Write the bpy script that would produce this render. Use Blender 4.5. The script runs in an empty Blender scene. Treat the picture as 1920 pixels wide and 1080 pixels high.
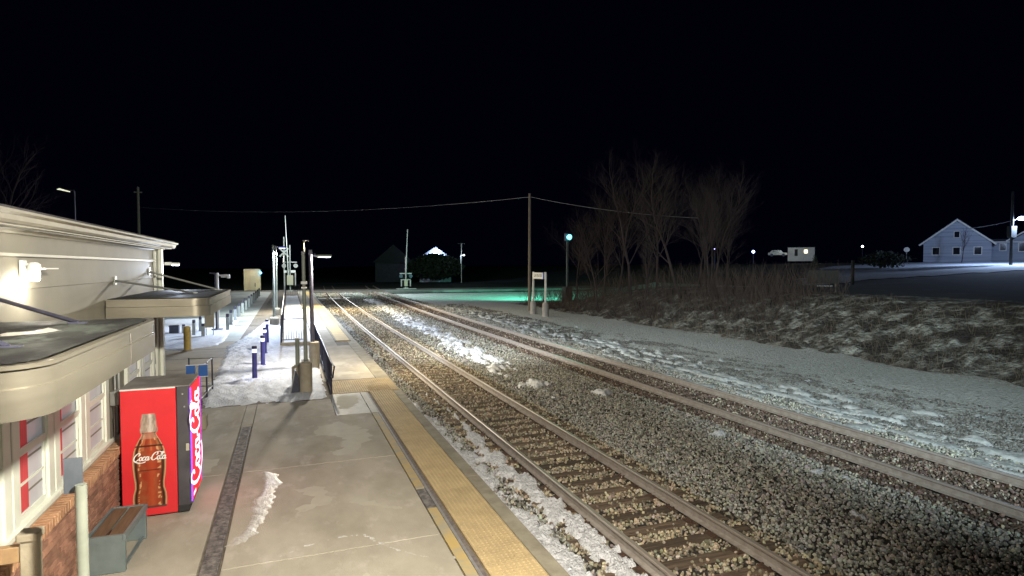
import bpy, bmesh, math, random
import numpy as np
from mathutils import Vector, Matrix, noise as mnoise

random.seed(7); rng = np.random.default_rng(7)
S = bpy.context.scene
C = S.collection
R = math.radians

# ------------------------------------------------------------------ camera
cam_d = bpy.data.cameras.new('camera'); cam = bpy.data.objects.new('camera', cam_d); C.objects.link(cam)
cam_d.sensor_width = 36.0; cam_d.lens = 36.0 * 1100.0 / 1920.0
cam_d.clip_start = 0.05; cam_d.clip_end = 2000
cam.location = (0, 0, 3.45); cam.rotation_euler = (R(90 - 2.0826), 0, R(-20.885))
S.camera = cam
# ------------------------------------------------------------------ night sky
w = bpy.data.worlds.new('World'); S.world = w; w.use_nodes = True
bg = w.node_tree.nodes['Background']; bg.inputs[0].default_value = (0.10, 0.16, 1.0, 1); bg.inputs[1].default_value = 0.0018
S.view_settings.view_transform = 'Standard'; S.view_settings.look = 'None'
S.view_settings.exposure = 0.3; S.view_settings.gamma = 1.0; S.view_settings.use_curve_mapping = False
try:
    S.cycles.use_light_tree = True; S.cycles.max_bounces = 5; S.cycles.diffuse_bounces = 2
    S.cycles.sample_clamp_indirect = 3.0; S.cycles.use_denoising = True
    S.cycles.caustics_reflective = False; S.cycles.caustics_refractive = False
except Exception: pass

# ------------------------------------------------------------------ helpers
MATS = {}
def mat(name, c, c2=None, scale=4.0, rough=.75, metal=0.0, bump=0.0, bscale=40.0, lo=.4, hi=.62, detail=6.0,
        emit=None, estr=0.0, spec=None, stretch=None, rough2=None, tint=False, rnd=0.0, c3=None, s3=1.0, lo3=.5, hi3=.6, bdist=.02):
    if name in MATS: return MATS[name]
    m = bpy.data.materials.new(name); m.use_nodes = True; nt = m.node_tree; N = nt.nodes; L = nt.links
    b = N['Principled BSDF']
    b.inputs['Base Color'].default_value = (*c, 1); b.inputs['Roughness'].default_value = rough; b.inputs['Metallic'].default_value = metal
    if spec is not None: b.inputs['Specular IOR Level'].default_value = spec
    vec = None
    if c2 is not None or bump or c3 is not None:
        g = N.new('ShaderNodeNewGeometry'); vec = g.outputs['Position']
        if stretch:
            mp = N.new('ShaderNodeMapping'); mp.inputs['Scale'].default_value = stretch
            L.new(vec, mp.inputs['Vector']); vec = mp.outputs['Vector']
    col = None
    def layer(col, cb, sc, l, h):
        n = N.new('ShaderNodeTexNoise'); n.inputs['Scale'].default_value = sc; n.inputs['Detail'].default_value = detail
        n.inputs['Roughness'].default_value = .62
        L.new(vec, n.inputs['Vector'])
        mr = N.new('ShaderNodeMapRange'); mr.inputs['From Min'].default_value = l; mr.inputs['From Max'].default_value = h
        L.new(n.outputs['Fac'], mr.inputs['Value'])
        mx = N.new('ShaderNodeMix'); mx.data_type = 'RGBA'
        if col is None: mx.inputs['A'].default_value = (*c, 1)
        else: L.new(col, mx.inputs['A'])
        mx.inputs['B'].default_value = (*cb, 1)
        L.new(mr.outputs['Result'], mx.inputs['Factor'])
        return mx.outputs['Result'], mr.outputs['Result']
    if c2 is not None:
        col, f = layer(None, c2, scale, lo, hi)
        if rough2 is not None:
            q = N.new('ShaderNodeMapRange'); q.inputs['To Min'].default_value = rough; q.inputs['To Max'].default_value = rough2
            L.new(f, q.inputs['Value']); L.new(q.outputs['Result'], b.inputs['Roughness'])
    if c3 is not None: col, _ = layer(col, c3, s3, lo3, hi3)
    if rnd:
        oi = N.new('ShaderNodeObjectInfo'); mr = N.new('ShaderNodeMapRange')
        mr.inputs['To Min'].default_value = 1 - rnd; mr.inputs['To Max'].default_value = 1 + rnd
        L.new(oi.outputs['Random'], mr.inputs['Value'])
        mx = N.new('ShaderNodeMix'); mx.data_type = 'RGBA'; mx.blend_type = 'MULTIPLY'; mx.inputs['Factor'].default_value = 1
        if col is None: mx.inputs['A'].default_value = (*c, 1)
        else: L.new(col, mx.inputs['A'])
        L.new(mr.outputs['Result'], mx.inputs['B']); col = mx.outputs['Result']
    if tint:
        at = N.new('ShaderNodeAttribute'); at.attribute_type = 'INSTANCER'; at.attribute_name = 'tint'
        mx = N.new('ShaderNodeMix'); mx.data_type = 'RGBA'; mx.blend_type = 'MULTIPLY'; mx.inputs['Factor'].default_value = 1
        mx.inputs['A'].default_value = (*c, 1)
        if col is not None: L.new(col, mx.inputs['A'])
        L.new(at.outputs['Color'], mx.inputs['B']); col = mx.outputs['Result']
    if col is not None: L.new(col, b.inputs['Base Color'])
    if bump:
        n = N.new('ShaderNodeTexNoise'); n.inputs['Scale'].default_value = bscale; n.inputs['Detail'].default_value = 5
        L.new(vec, n.inputs['Vector'])
        bp = N.new('ShaderNodeBump'); bp.inputs['Strength'].default_value = bump; bp.inputs['Distance'].default_value = bdist
        L.new(n.outputs['Fac'], bp.inputs['Height']); L.new(bp.outputs['Normal'], b.inputs['Normal'])
    if emit:
        b.inputs['Emission Color'].default_value = (*emit, 1); b.inputs['Emission Strength'].default_value = estr
    MATS[name] = m; return m

def tag(o, label=None, cat=None, group=None, kind=None):
    if label: o['label'] = label
    if cat: o['category'] = cat
    if group: o['group'] = group
    if kind: o['kind'] = kind
    return o
def thing(name, label, cat, loc=(0, 0, 0), rz=0.0, group=None):
    o = bpy.data.objects.new(name, None); C.objects.link(o); o.location = loc; o.rotation_euler = (0, 0, rz)
    o.empty_display_size = .1
    return tag(o, label, cat, group)

class MB:
    def __init__(s): s.v = []; s.f = []; s.m = []; s.mats = []
    def _mi(s, m):
        if m is None: return 0
        if m not in s.mats: s.mats.append(m)
        return s.mats.index(m)
    def add(s, vs, fs, m=None):
        k = len(s.v); s.v += [tuple(v) for v in vs]; s.f += [tuple(k + i for i in f) for f in fs]; s.m += [s._mi(m)] * len(fs); return s
    def box(s, x0, x1, y0, y1, z0, z1, m=None, bev=0.0):
        if bev:
            b = bev
            vs = []; 
            for z, i in ((z0, b), (z0 + b, 0), (z1 - b, 0), (z1, b)):
                vs += [(x0 + i + b*(i==0)*0, y0 + b, z) if i == 0 else (x0 + b, y0 + b, z)]
                vs.pop()
                if i == 0:
                    vs += [(x0 + b, y0, z), (x1 - b, y0, z), (x1, y0 + b, z), (x1, y1 - b, z), (x1 - b, y1, z), (x0 + b, y1, z), (x0, y1 - b, z), (x0, y0 + b, z)]
                else:
                    vs += [(x0 + b, y0 + b*.6, z), (x1 - b, y0 + b*.6, z), (x1 - b*.6, y0 + b, z), (x1 - b*.6, y1 - b, z), (x1 - b, y1 - b*.6, z), (x0 + b, y1 - b*.6, z), (x0 + b*.6, y1 - b, z), (x0 + b*.6, y0 + b, z)]
            fs = [tuple(reversed(range(8))), tuple(range(24, 32))]
            for k in range(3):
                for j in range(8):
                    a = k*8 + j; c = k*8 + (j+1) % 8; fs.append((a, c, c + 8, a + 8))
            return s.add(vs, fs, m)
        vs = [(x0, y0, z0), (x1, y0, z0), (x1, y1, z0), (x0, y1, z0), (x0, y0, z1), (x1, y0, z1), (x1, y1, z1), (x0, y1, z1)]
        return s.add(vs, [(3, 2, 1, 0), (4, 5, 6, 7), (0, 1, 5, 4), (1, 2, 6, 5), (2, 3, 7, 6), (3, 0, 4, 7)], m)
    def tube(s, p, q, r, r2=None, n=8, m=None, cap=True):
        p = Vector(p); q = Vector(q); d = q - p
        if d.length < 1e-6: return s
        r2 = r if r2 is None else r2; d.normalize()
        a = d.orthogonal().normalized(); b = d.cross(a)
        vs = [p + (a*math.cos(2*math.pi*i/n) + b*math.sin(2*math.pi*i/n))*r for i in range(n)] + \
             [q + (a*math.cos(2*math.pi*i/n) + b*math.sin(2*math.pi*i/n))*r2 for i in range(n)]
        fs = [(i, (i+1) % n, n + (i+1) % n, n + i) for i in range(n)]
        if cap: fs += [tuple(reversed(range(n))), tuple(range(n, 2*n))]
        return s.add(vs, fs, m)
    def lathe(s, prof, c=(0, 0), n=20, m=None):
        vs = []; 
        for r, z in prof: vs += [(c[0] + r*math.cos(2*math.pi*i/n), c[1] + r*math.sin(2*math.pi*i/n), z) for i in range(n)]
        fs = []
        for k in range(len(prof) - 1): fs += [(k*n + i, k*n + (i+1) % n, (k+1)*n + (i+1) % n, (k+1)*n + i) for i in range(n)]
        fs += [tuple(reversed(range(n))), tuple(range((len(prof)-1)*n, len(prof)*n))]
        return s.add(vs, fs, m)
    def prism(s, pts, axis, a, b, m=None):
        n = len(pts)
        def mk(p, t): return {'x': (t, p[0], p[1]), 'y': (p[0], t, p[1]), 'z': (p[0], p[1], t)}[axis]
        vs = [mk(p, a) for p in pts] + [mk(p, b) for p in pts]
        return s.add(vs, [tuple(reversed(range(n))), tuple(range(n, 2*n))] + [(i, (i+1) % n, n + (i+1) % n, n + i) for i in range(n)], m)
    def sphere(s, c, r, n=10, m=None, sz=1.0):
        vs = [(c[0], c[1], c[2] - r*sz)]; k = n//2
        for j in range(1, k):
            t = math.pi*j/k - math.pi/2
            vs += [(c[0] + r*math.cos(t)*math.cos(2*math.pi*i/n), c[1] + r*math.cos(t)*math.sin(2*math.pi*i/n), c[2] + r*sz*math.sin(t)) for i in range(n)]
        vs.append((c[0], c[1], c[2] + r*sz)); fs = [(0, 1 + (i+1) % n, 1 + i) for i in range(n)]
        for j in range(k - 2): fs += [(1 + j*n + i, 1 + j*n + (i+1) % n, 1 + (j+1)*n + (i+1) % n, 1 + (j+1)*n + i) for i in range(n)]
        t = len(vs) - 1; o = 1 + (k-2)*n; fs += [(o + i, o + (i+1) % n, t) for i in range(n)]
        return s.add(vs, fs, m)
    def mesh(s, name, m=None, smooth=False):
        me = bpy.data.meshes.new(name); me.from_pydata(s.v, [], s.f)
        ms = s.mats if s.mats else ([m] if m else [])
        for x in ms: me.materials.append(x)
        if len(s.mats) > 1:
            me.polygons.foreach_set('material_index', s.m)
        bm = bmesh.new(); bm.from_mesh(me); bmesh.ops.recalc_face_normals(bm, faces=bm.faces); bm.to_mesh(me); bm.free()
        if smooth:
            me.shade_smooth() if hasattr(me, 'shade_smooth') else None
            try: me.set_sharp_from_angle(angle=R(35))
            except Exception: pass
        return me
    def build(s, name, m=None, parent=None, loc=(0, 0, 0), smooth=False):
        return link(name, s.mesh(name, m, smooth), parent, loc)
def link(name, me, parent=None, loc=(0, 0, 0), rz=0.0):
    o = bpy.data.objects.new(name, me); C.objects.link(o); o.parent = parent; o.location = loc
    if rz: o.rotation_euler = (0, 0, rz)
    return o
def struct(o): o['kind'] = 'structure'; return o
def copy_tree(o, parent=None):
    c = o.copy(); C.objects.link(c); c.parent = parent
    for ch in list(o.children): copy_tree(ch, c)
    return c

# value noise in numpy (for height fields and masks)
def vnoise(x, y, seed=0):
    xi = np.floor(x).astype(np.int64); yi = np.floor(y).astype(np.int64); xf = x - xi; yf = y - yi
    def h(a, b):
        n = (a*374761393 + b*668265263 + seed*982451653) & 0xffffffff
        n = ((n ^ (n >> 13))*1274126177) & 0xffffffff
        return ((n ^ (n >> 16)) & 0xffff)/65535.0
    u = xf*xf*(3 - 2*xf); v = yf*yf*(3 - 2*yf)
    return (h(xi, yi)*(1-u) + h(xi+1, yi)*u)*(1-v) + (h(xi, yi+1)*(1-u) + h(xi+1, yi+1)*u)*v
def fbm(x, y, o=4, seed=0):
    t = 0; a = 1; s = 0
    for k in range(o): t = t + a*vnoise(x*2**k, y*2**k, seed + k); s += a; a *= .55
    return t/s
def sst(a, b, x):
    t = np.clip((x - a)/(b - a), 0, 1); return t*t*(3 - 2*t)
def sheet(name, xs, ys, zf, m, keep=None, parent=None, smooth=True):
    X, Y = np.meshgrid(xs, ys); Z = zf(X, Y) + 0*X
    nx, ny = len(xs), len(ys)
    V = np.stack([X.ravel(), Y.ravel(), Z.ravel()], 1)
    i = np.arange(nx - 1)[None, :] + np.arange(ny - 1)[:, None]*nx
    F = np.stack([i, i + 1, i + nx + 1, i + nx], -1).reshape(-1, 4)
    if keep is not None:
        K = keep(X, Y).ravel(); F = F[K[F].any(1)]
        used = np.unique(F); mp = -np.ones(len(V), int); mp[used] = np.arange(len(used)); V = V[used]; F = mp[F]
    me = bpy.data.meshes.new(name); me.from_pydata(V.tolist(), [], F.tolist()); me.materials.append(m)
    if smooth: me.polygons.foreach_set('use_smooth', [True]*len(me.polygons))
    return link(name, me, parent)
def inpoly(X, Y, P):
    r = np.zeros(X.shape, bool); j = len(P) - 1
    for i in range(len(P)):
        xi, yi = P[i]; xj, yj = P[j]
        if yi != yj:
            r ^= ((yi > Y) != (yj > Y)) & (X < (xj - xi)*(Y - yi)/(yj - yi) + xi)
        j = i
    return r
def polydist(X, Y, P):      # distance to the outline
    d = np.full(X.shape, 1e9); n = len(P)
    for i in range(n):
        ax, ay = P[i]; bx, by = P[(i+1) % n]; dx, dy = bx-ax, by-ay; L2 = dx*dx + dy*dy + 1e-9
        t = np.clip(((X-ax)*dx + (Y-ay)*dy)/L2, 0, 1); d = np.minimum(d, np.hypot(X-ax-t*dx, Y-ay-t*dy))
    return d

# ------------------------------------------------------------------ lights of the place and added fill
WARM = (1.0, .93, .78); COOL = (.72, .82, 1.0); LED = (.42, .52, 1.0)
def lamp(name, loc, e, col, r=.08, spot=None, aim=None, blend=.6):
    d = bpy.data.lights.new(name, 'SPOT' if spot else 'POINT'); d.energy = e; d.color = col; d.shadow_soft_size = r
    o = bpy.data.objects.new(name, d); C.objects.link(o); o.location = loc
    if spot:
        d.spot_size = R(spot); d.spot_blend = blend
        o.rotation_euler = (Vector(aim) - Vector(loc)).to_track_quat('-Z', 'Y').to_euler()
    return o

# ------------------------------------------------------------------ materials
concrete = mat('concrete', (.47, .425, .35), (.35, .315, .255), 1.3, .8, bump=.3, bscale=70, lo=.36, hi=.66, c3=(.52, .47, .41), s3=2.3, lo3=.55, hi3=.68, rough2=.92, spec=.3, rnd=.03, detail=11, stretch=(1, .55, 1))
conc_grey = mat('concrete_grey', (.40, .385, .34), (.30, .28, .24), 1.6, .6, bump=.25, bscale=55, c3=(.55, .54, .5), s3=1.0, lo3=.5, hi3=.62, stretch=(1, .5, 1))
conc_edge = mat('concrete_edge', (.33, .30, .23), (.23, .2, .15), 2.5, .8, bump=.3, bscale=50)
conc_ped = mat('concrete_pedestal', (.40, .35, .26), (.31, .27, .2), 3, .8, bump=.2, bscale=40)
joint_m = mat('joint_filler', (.12, .10, .08), (.2, .17, .13), 6, .9)
yellow = mat('tactile_yellow', (.53, .40, .215), (.40, .30, .165), 3.2, .7, lo=.35, hi=.75, bump=.1, bscale=80, rnd=.07)
yellow_far = mat('tactile_yellow_new', (.60, .42, .15), (.5, .35, .13), 2, .7, rnd=.05)
yellow_worn = mat('yellow_paint_worn', (.50, .36, .14), (.36, .32, .23), 3.5, .75, lo=.42, hi=.6, detail=8)
drain_m = mat('drain_iron', (.085, .075, .075), (.25, .225, .21), 11, .6, bump=.7, bscale=28, lo=.42, hi=.66, c3=(.62, .6, .58), s3=6.1, lo3=.68, hi3=.72)
brick_m = mat('brick_clay', (.40, .21, .14), (.28, .14, .095), 7, .85, bump=.35, bscale=120, rnd=.32)
cap_m = mat('brick_cap', (.52, .30, .17), (.40, .21, .12), 6, .85, bump=.3, bscale=120, rnd=.2)
mortar_m = mat('mortar', (.07, .055, .045), (.045, .035, .03), 14, .95, bump=.3, bscale=90)
siding_m = mat('siding_cream', (.225, .208, .162), (.19, .175, .14), 1.2, .62, bump=.05, bscale=30, rnd=.03)
trim_m = mat('white_trim', (.42, .40, .34), (.36, .345, .29), 2, .5)
winframe_m = mat('window_frame_white', (.74, .77, .68), (.68, .7, .62), 3, .4)
glass_m = mat('window_glass', (.36, .35, .37), (.46, .45, .46), 1.2, .3, spec=.35, stretch=(1, 1.2, .4), emit=(.42, .41, .43), estr=.22)  # faint emission added so the panes look lit
curtain_m = mat('curtain_red', (.48, .05, .055), (.36, .04, .045), 14, .8, stretch=(1, 6, .5), emit=(.6, .04, .05), estr=.22)  # slight glow added to the cloth to brighten it
gutter_m = mat('gutter_metal', (.30, .28, .225), (.25, .23, .185), 3, .55, metal=.1)
roof_m = mat('roof_shingle', (.035, .033, .04), (.06, .055, .06), 5, .85, bump=.4, bscale=20)
bronze_m = mat('canopy_metal', (.25, .23, .185), (.18, .165, .13), 1.1, .34, metal=.6, bump=.04, bscale=3, stretch=(.6, .6, 3))
membrane_m = mat('canopy_membrane', (.013, .013, .014), (.042, .045, .042), 1.6, .75, bump=.4, bscale=9, lo=.45, hi=.58, rough2=.6, spec=.25, c3=(.10, .115, .10), s3=1.1, lo3=.56, hi3=.60, stretch=(1.3, .55, 1))
steel_m = mat('galvanized_steel', (.42, .43, .41), (.33, .34, .33), 6, .42, metal=.6)
dsteel_m = mat('dark_steel', (.055, .055, .09), (.08, .08, .12), 6, .45, metal=.3)
post_m = mat('painted_post', (.27, .29, .245), (.22, .24, .20), 4, .5)
white_m = mat('white_paint', (.75, .75, .72), (.66, .66, .63), 3, .5)
snow_m = mat('snow', (.80, .82, .86), (.68, .70, .76), 3.0, .7, bump=.8, bscale=22, bdist=.05)
snow_grain = mat('snow_crust', (.86, .86, .90), (.62, .62, .66), 9, .75, bump=1.0, bscale=38, bdist=.06, lo=.4, hi=.7)
ice_m = mat('ice', (.56, .535, .50), (.43, .40, .345), 7, .35, bump=.5, bscale=40, bdist=.015)
frost_m = mat('frost_film', (.50, .465, .385), (.455, .42, .34), 5, .8, lo=.3, hi=.7)
rail_head_m = mat('rail_head', (.50, .46, .41), (.44, .38, .32), 2, .48, metal=.5, stretch=(1, .15, 1))
rail_web_m = mat('rail_web', (.33, .295, .265), (.25, .21, .185), 7, .75, bump=.2, bscale=50)
rail2_m = mat('rail_worn', (.50, .46, .44), (.42, .37, .34), 2, .42, metal=.4, stretch=(1, .15, 1))
tie_m = mat('tie_timber', (.19, .135, .09), (.08, .055, .04), 3.5, .9, bump=.9, bscale=14, stretch=(.35, 5, 5), rnd=.4, lo=.35, hi=.6)
plate_m = mat('tie_plate_steel', (.13, .075, .05), (.08, .05, .04), 12, .7, metal=.3)
stone_m = mat('ballast_stone', (.9, .9, .9), None, tint=True, rough=.85, bump=.0)
bed_m = mat('ballast_bed', (.06, .052, .045), (.02, .018, .016), 26, .95, bump=1.0, bscale=30, bdist=.05)
# ------------------------------------------------------------------ terrain
def hill(X, Y):
    t = 2.3*sst(22.5, 30, X)*(1 - sst(40, 60, Y)*(1 - sst(45, 75, X)))
    t = t + 2.6*sst(50, 122, X)
    return t
def terrain(X, Y):
    z = -0.62 + hill(X, Y)
    z = z - .25*sst(0, -8, X) + 1.2*sst(-20, -60, X)
    z = z + .06*(fbm(X*.25, Y*.25, 3, 5) - .5)
    return z
gx = np.concatenate([np.linspace(-900, -120, 8), np.linspace(-100, -10, 14), np.linspace(-6, 40, 47), np.linspace(42, 140, 50), np.linspace(160, 900, 10)])
gy = np.concatenate([np.linspace(-900, -60, 7), np.linspace(-40, 0, 9), np.linspace(2, 100, 60), np.linspace(104, 180, 20), np.linspace(220, 1200, 8)])
grass_m = mat('dead_grass', (.026, .024, .017), (.014, .013, .010), .6, .95, bump=.8, bscale=8, c3=(.05, .047, .042), s3=.35, lo3=.58, hi3=.66)
struct(sheet('ground', gx, gy, terrain, grass_m))

# rail bed of crushed stone, right of the platform edge
def bedz(X, Y):
    z = -0.415 + 0*X
    z = z + .03*np.exp(-((X - 7.9)/1.1)**2)
    z = z - .16*sst(12.5, 14.5, X)
    return z + .018*(fbm(X*3, Y*3, 3, 9) - .5)
struct(sheet('rail_bed', np.linspace(2.8, 15.2, 84), np.linspace(-6, 118, 420), bedz, bed_m))

# frosted shoulder to the right of the far track
shoulder_m = mat('frosted_gravel', (.66, .69, .68), (.44, .47, .46), 5.5, .85, bump=1.0, bscale=11, bdist=.2, lo=.38, hi=.64, c3=(.10, .10, .09), s3=5.0, lo3=.63, hi3=.67)
def shz(X, Y):
    base = bedz(np.minimum(X, 14.4), Y) + .02
    t = sst(13.0, 15.5, X)
    return base*(1 - t) + (terrain(X, Y) + .085)*t - .5*sst(22.8, 24.5, X + .9*(fbm(Y*.3, X*.3, 3, 21) - .5)*2)*(Y < 60) + .035*(fbm(X*5, Y*5, 2, 3) - .5) + .05*(fbm(X*1.2, Y*1.2, 2, 4) - .5) - .2*sst(13.6, 12.6, X + 1.1*(fbm(X*2.4, Y*.8, 3, 31) - .5)*2)
struct(sheet('snowy_shoulder', np.concatenate([np.arange(12.3, 17, .12), np.arange(17, 60, .35)]), np.concatenate([np.arange(-2, 30, .16), np.arange(30, 87, .5)]), shz, shoulder_m))

# bank of snow clumps, soil and brush
bank_m = mat('bank_soil', (.060, .052, .044), (.40, .41, .38), 1.7, .9, bump=1.0, bscale=5, bdist=.3, lo=.42, hi=.64, c3=(.04, .034, .03), s3=1.0, lo3=.46, hi3=.58, detail=9)
def bankz(X, Y):
    return terrain(X, Y) + .02*sst(22.6, 23.4, X) - .05 + .10*sst(22.6, 23.4, X) + .85*np.maximum(fbm(X*1.3, Y*1.3, 4, 13) - .42, -.03)*sst(22, 23.6, X + 1.2*(fbm(Y*.4, X*.4, 2, 19) - .5))*(1 - .75*sst(26, 31, X))
sheet('snow_bank', np.arange(21.5, 33, .16), np.arange(6, 58, .2), bankz, bank_m)['kind'] = 'structure'

# snow fields on the rise by the far houses, and the green-lit snow
hsnow_m = mat('hill_snow', (.50, .54, .60), (.40, .43, .48), .25, .85, bump=.5, bscale=2)
hill_p = [(62, 55), (80, 47.5), (100, 43), (140, 40), (170, 60), (150, 80), (124, 74), (112, 82), (95, 79), (80, 72)]
struct(sheet('hill_snow_field', np.arange(50, 175, 1.5), np.arange(36, 110, 1.5), lambda X, Y: terrain(X, Y) + .06, hsnow_m,
      keep=lambda X, Y: inpoly(X + 6*(fbm(X*.12, Y*.12, 2, 2) - .5), Y + 6*(fbm(X*.12, Y*.12, 2, 8) - .5), hill_p)))
# cross street at the level crossing
road_m = mat('road_asphalt', (.11, .11, .105), (.17, .17, .16), 1.5, .8, c3=(.34, .35, .34), s3=.35, lo3=.5, hi3=.62, stretch=(.4, 2, 1))
rd = MB(); rd.box(-60, 60, 88.2, 97, -.5, -.17); struct(rd.build('crossing_road', road_m))
wl = MB(); wl.box(-60, 3.0, 88.5, 88.75, -.166, -.160); wl.box(13.6, 55, 88.5, 88.75, -.166, -.160); struct(wl.build('road_edge_line', white_m))
cp_m = mat('crossing_panel', (.20, .17, .14), (.14, .12, .1), 2, .8)
rp = MB()
for x0, x1 in ((3.05, 4.1), (4.32, 5.62), (5.86, 9.8), (10.02, 11.4), (11.65, 13.4)): rp.box(x0, x1, 87.9, 97.1, -.45, -.165)
struct(rp.build('crossing_panels', cp_m))
for x0, x1 in ((3.1, 4.05), (4.35, 5.6), (5.9, 6.6), (10.9, 11.35)):
    b = MB(); b.box(x0, x1, 69.9, 70.7, -.36, -.17)
    tag(b.build('concrete_curb', white_m), {3.1: 'white painted crossing curb between platform end and first rail', 4.35: 'white curb bar lying between the near track rails', 5.9: 'white curb stub just past the near track',
        10.9: 'short white curb block beside the far track'}[x0], 'curb')

# ------------------------------------------------------------------ platform
base = MB(); base.box(-2.2, 2.92, -9, 88, -.62, -.03); platform = struct(base.build('platform', joint_m))
bmx = [-2.16, -.99, None, -.755, 1.80]
def slab(x0, x1, y0, y1, m=concrete, z=0.0, name='slab'):
    g = .006; b = MB(); b.box(x0 + g, x1 - g, y0 + g, y1 - g, -.06, z, bev=.006); o = b.build(name, m, platform); return o
ycuts = [-9, -5.8, -2.6, .6, 3.9, 7.3, 10.7, 14.05]
for a, b_ in zip(ycuts[:-1], ycuts[1:]):
    slab(-2.16, -1.0, a, b_); slab(-.765, 1.80, a, b_)
slab(-2.16, -1.0, 14.05, 15.9); slab(-1.0, -.765, 13.85, 15.9, name='slab'); slab(-.765, 1.0, 14.05, 15.9)
slab(-1.0 + .0, -.765, -9, -8.8)
slab(1.0, 1.8, 14.05, 16.45, conc_grey)
slab(1.8, 1.98, 14.05, 16.45, conc_grey)
# after the cross band
for a, b_ in zip([18.45, 22, 26.6, 31, 36, 41, 46, 51, 56, 61, 66, 71, 76, 81], [22, 26.6, 31, 36, 41, 46, 51, 56, 61, 66, 71, 76, 81, 88]):
    slab(1.18, 1.98 if a > 25 else 2.5, a, b_, concrete)
    slab(-.3 if a > 26 else .95, 1.18, a, b_, concrete) if a < 20 else None
# concrete edge beam beside the ballast
for a, b_ in zip([-9, -3, 3, 9.2, 13.3, 18.3, 23, 28], [-3, 3, 9.2, 13.3, 18.3, 23, 28, 88]):
    if a >= 18.3 and a < 28: slab(2.5, 2.92, a, b_, conc_edge, name='edge_slab')
    else: slab(2.70, 2.92, a, b_, conc_edge, z=-.01, name='edge_slab')
# grooves and painted stripe
b = MB(); b.box(1.99, 2.05, -9, 16.4, -.06, -.022); b.build('expansion_joint', mat('joint_grey', (.20, .17, .15), (.12, .1, .1), 12, .9), platform)
b = MB(); b.box(1.955, 1.992, -9, 16.4, -.06, .004); b.build('joint_bar', mat('joint_bar_grey', (.26, .25, .25), (.2, .19, .19), 8, .6), platform)
for a, b_ in ((-9, 8.15), (8.95, 14.0)):
    q = MB(); q.box(1.815, 1.95, a, b_, -.06, -.001); q.build('painted_stripe', yellow_worn, platform)
q = MB(); q.box(1.815, 1.95, 8.16, 8.94, -.06, -.012); q.build('patched_brick_gap', drain_m, platform)
# tactile tiles with real domes
def dome_tile(w_, l_, dx, h=.0075):
    t = MB(); t.box(-w_/2, w_/2, -l_/2, l_/2, -.05, .004)
    nx = int(w_/dx); ny = int(l_/dx)
    for i in range(nx):
        for j in range(ny):
            x = -w_/2 + (i + .5)*w_/nx; y = -l_/2 + (j + .5)*l_/ny; n = 6
            r0, r1 = dx*.30, dx*.16
            vs = [(x + r0*math.cos(k*math.pi/3), y + r0*math.sin(k*math.pi/3), .004) for k in range(n)] + [(x + r1*math.cos(k*math.pi/3), y + r1*math.sin(k*math.pi/3), .004 + h) for k in range(n)]
            t.add(vs, [(k, (k+1) % n, n + (k+1) % n, n + k) for k in range(n)] + [tuple(range(n, 2*n))])
    return t
tile_me = dome_tile(.61, 1.207, .058, .008).mesh('tactile_tile', yellow)
y = -7.0; k = 0
while y < 16.3:
    o = link('tactile_tile', tile_me, platform, (2.375, y + .603, .0005*(k % 3)))
    y += 1.2125; k += 1
band_me = dome_tile(.60, .62, .058, .008).mesh('cross_tactile_tile', yellow)
for i in range(3):
    for j in range(3): link('tactile_tile', band_me, platform, (1.37 + i*.605, 16.80 + j*.625, .0))
for i, yy in ((3, 17.4),): link('tactile_tile', band_me, platform, (2.40 + .0, 16.8, -.003)).scale = (.0001, .0001, .0001) if False else (1, 1, 1)
plain = MB(); plain.box(-.30, .30, -.91, .91, -.05, .006); far_me = plain.mesh('tactile_tile', yellow_far)
y = 28.4
while y < 86:
    link('tactile_tile', far_me, platform, (2.37, y + .915, 0)); y += 1.84
# near-flush rim bars each side of the far strip
for x0 in (1.99,):
    q = MB(); q.box(x0, x0 + .07, 28.4, 87, -.06, .002); q.build('edge_bar', conc_edge, platform)

# trench drain: metre-long cast covers
dr = MB(); dr.box(-.975, -.79, 0.006, .494, -.05, -.004)
for k in range(9):
    dr.box(-.955, -.81, .03 + k*.052, .05 + k*.052, -.004, .004)
dr.box(-.975, -.957, .006, .494, -.004, .003); dr.box(-.808, -.79, .006, .494, -.004, .003)
dr_me = dr.mesh('drain_cover', drain_m)
for k in range(44): link('drain_cover', dr_me, platform, (0, -8.2 + k*.5, -.002*(k % 3)))

# icy streak, crack line and pale frost films on the slabs
def blob(name, pts, m, h=.012, wob=.06, step=.035, label=None, cat=None, seed=0, zb=0.0, lump=.5):
    P = np.array(pts); xs = np.arange(P[:, 0].min() - .15, P[:, 0].max() + .15, step); ys = np.arange(P[:, 1].min() - .15, P[:, 1].max() + .15, step)
    def f(X, Y):
        X2 = X + wob*2*(fbm(X*6, Y*6, 3, seed) - .5); Y2 = Y + wob*2*(fbm(X*6, Y*6, 3, seed + 40) - .5)
        d = polydist(X2, Y2, pts); ins = inpoly(X2, Y2, pts); return np.where(ins, d, -d)
    def z(X, Y):
        d = f(X, Y); return zb + np.clip(d/.05, -1, 1)*h*.6 - .002 + h*lump*2*(fbm(X*16, Y*16, 3, seed + 7) - .5)*(d > 0)
    o = sheet(name, xs, ys, z, m, keep=lambda X, Y: f(X, Y) > -.01)
    return tag(o, label, cat)
blob('ice_streak', [(-.44, 10.62), (-.17, 10.42), (-.16, 9.9), (-.27, 9.1), (-.35, 8.6), (-.42, 8.15), (-.58, 7.95), (-.72, 7.88), (-.66, 8.1), (-.55, 8.3), (-.50, 8.7), (-.52, 9.3), (-.40, 9.7)],
     ice_m, .012, .09, .016, 'curved streak of frozen white slush on the platform beside the trench drain', 'ice', 3, .002, .35)
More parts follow.
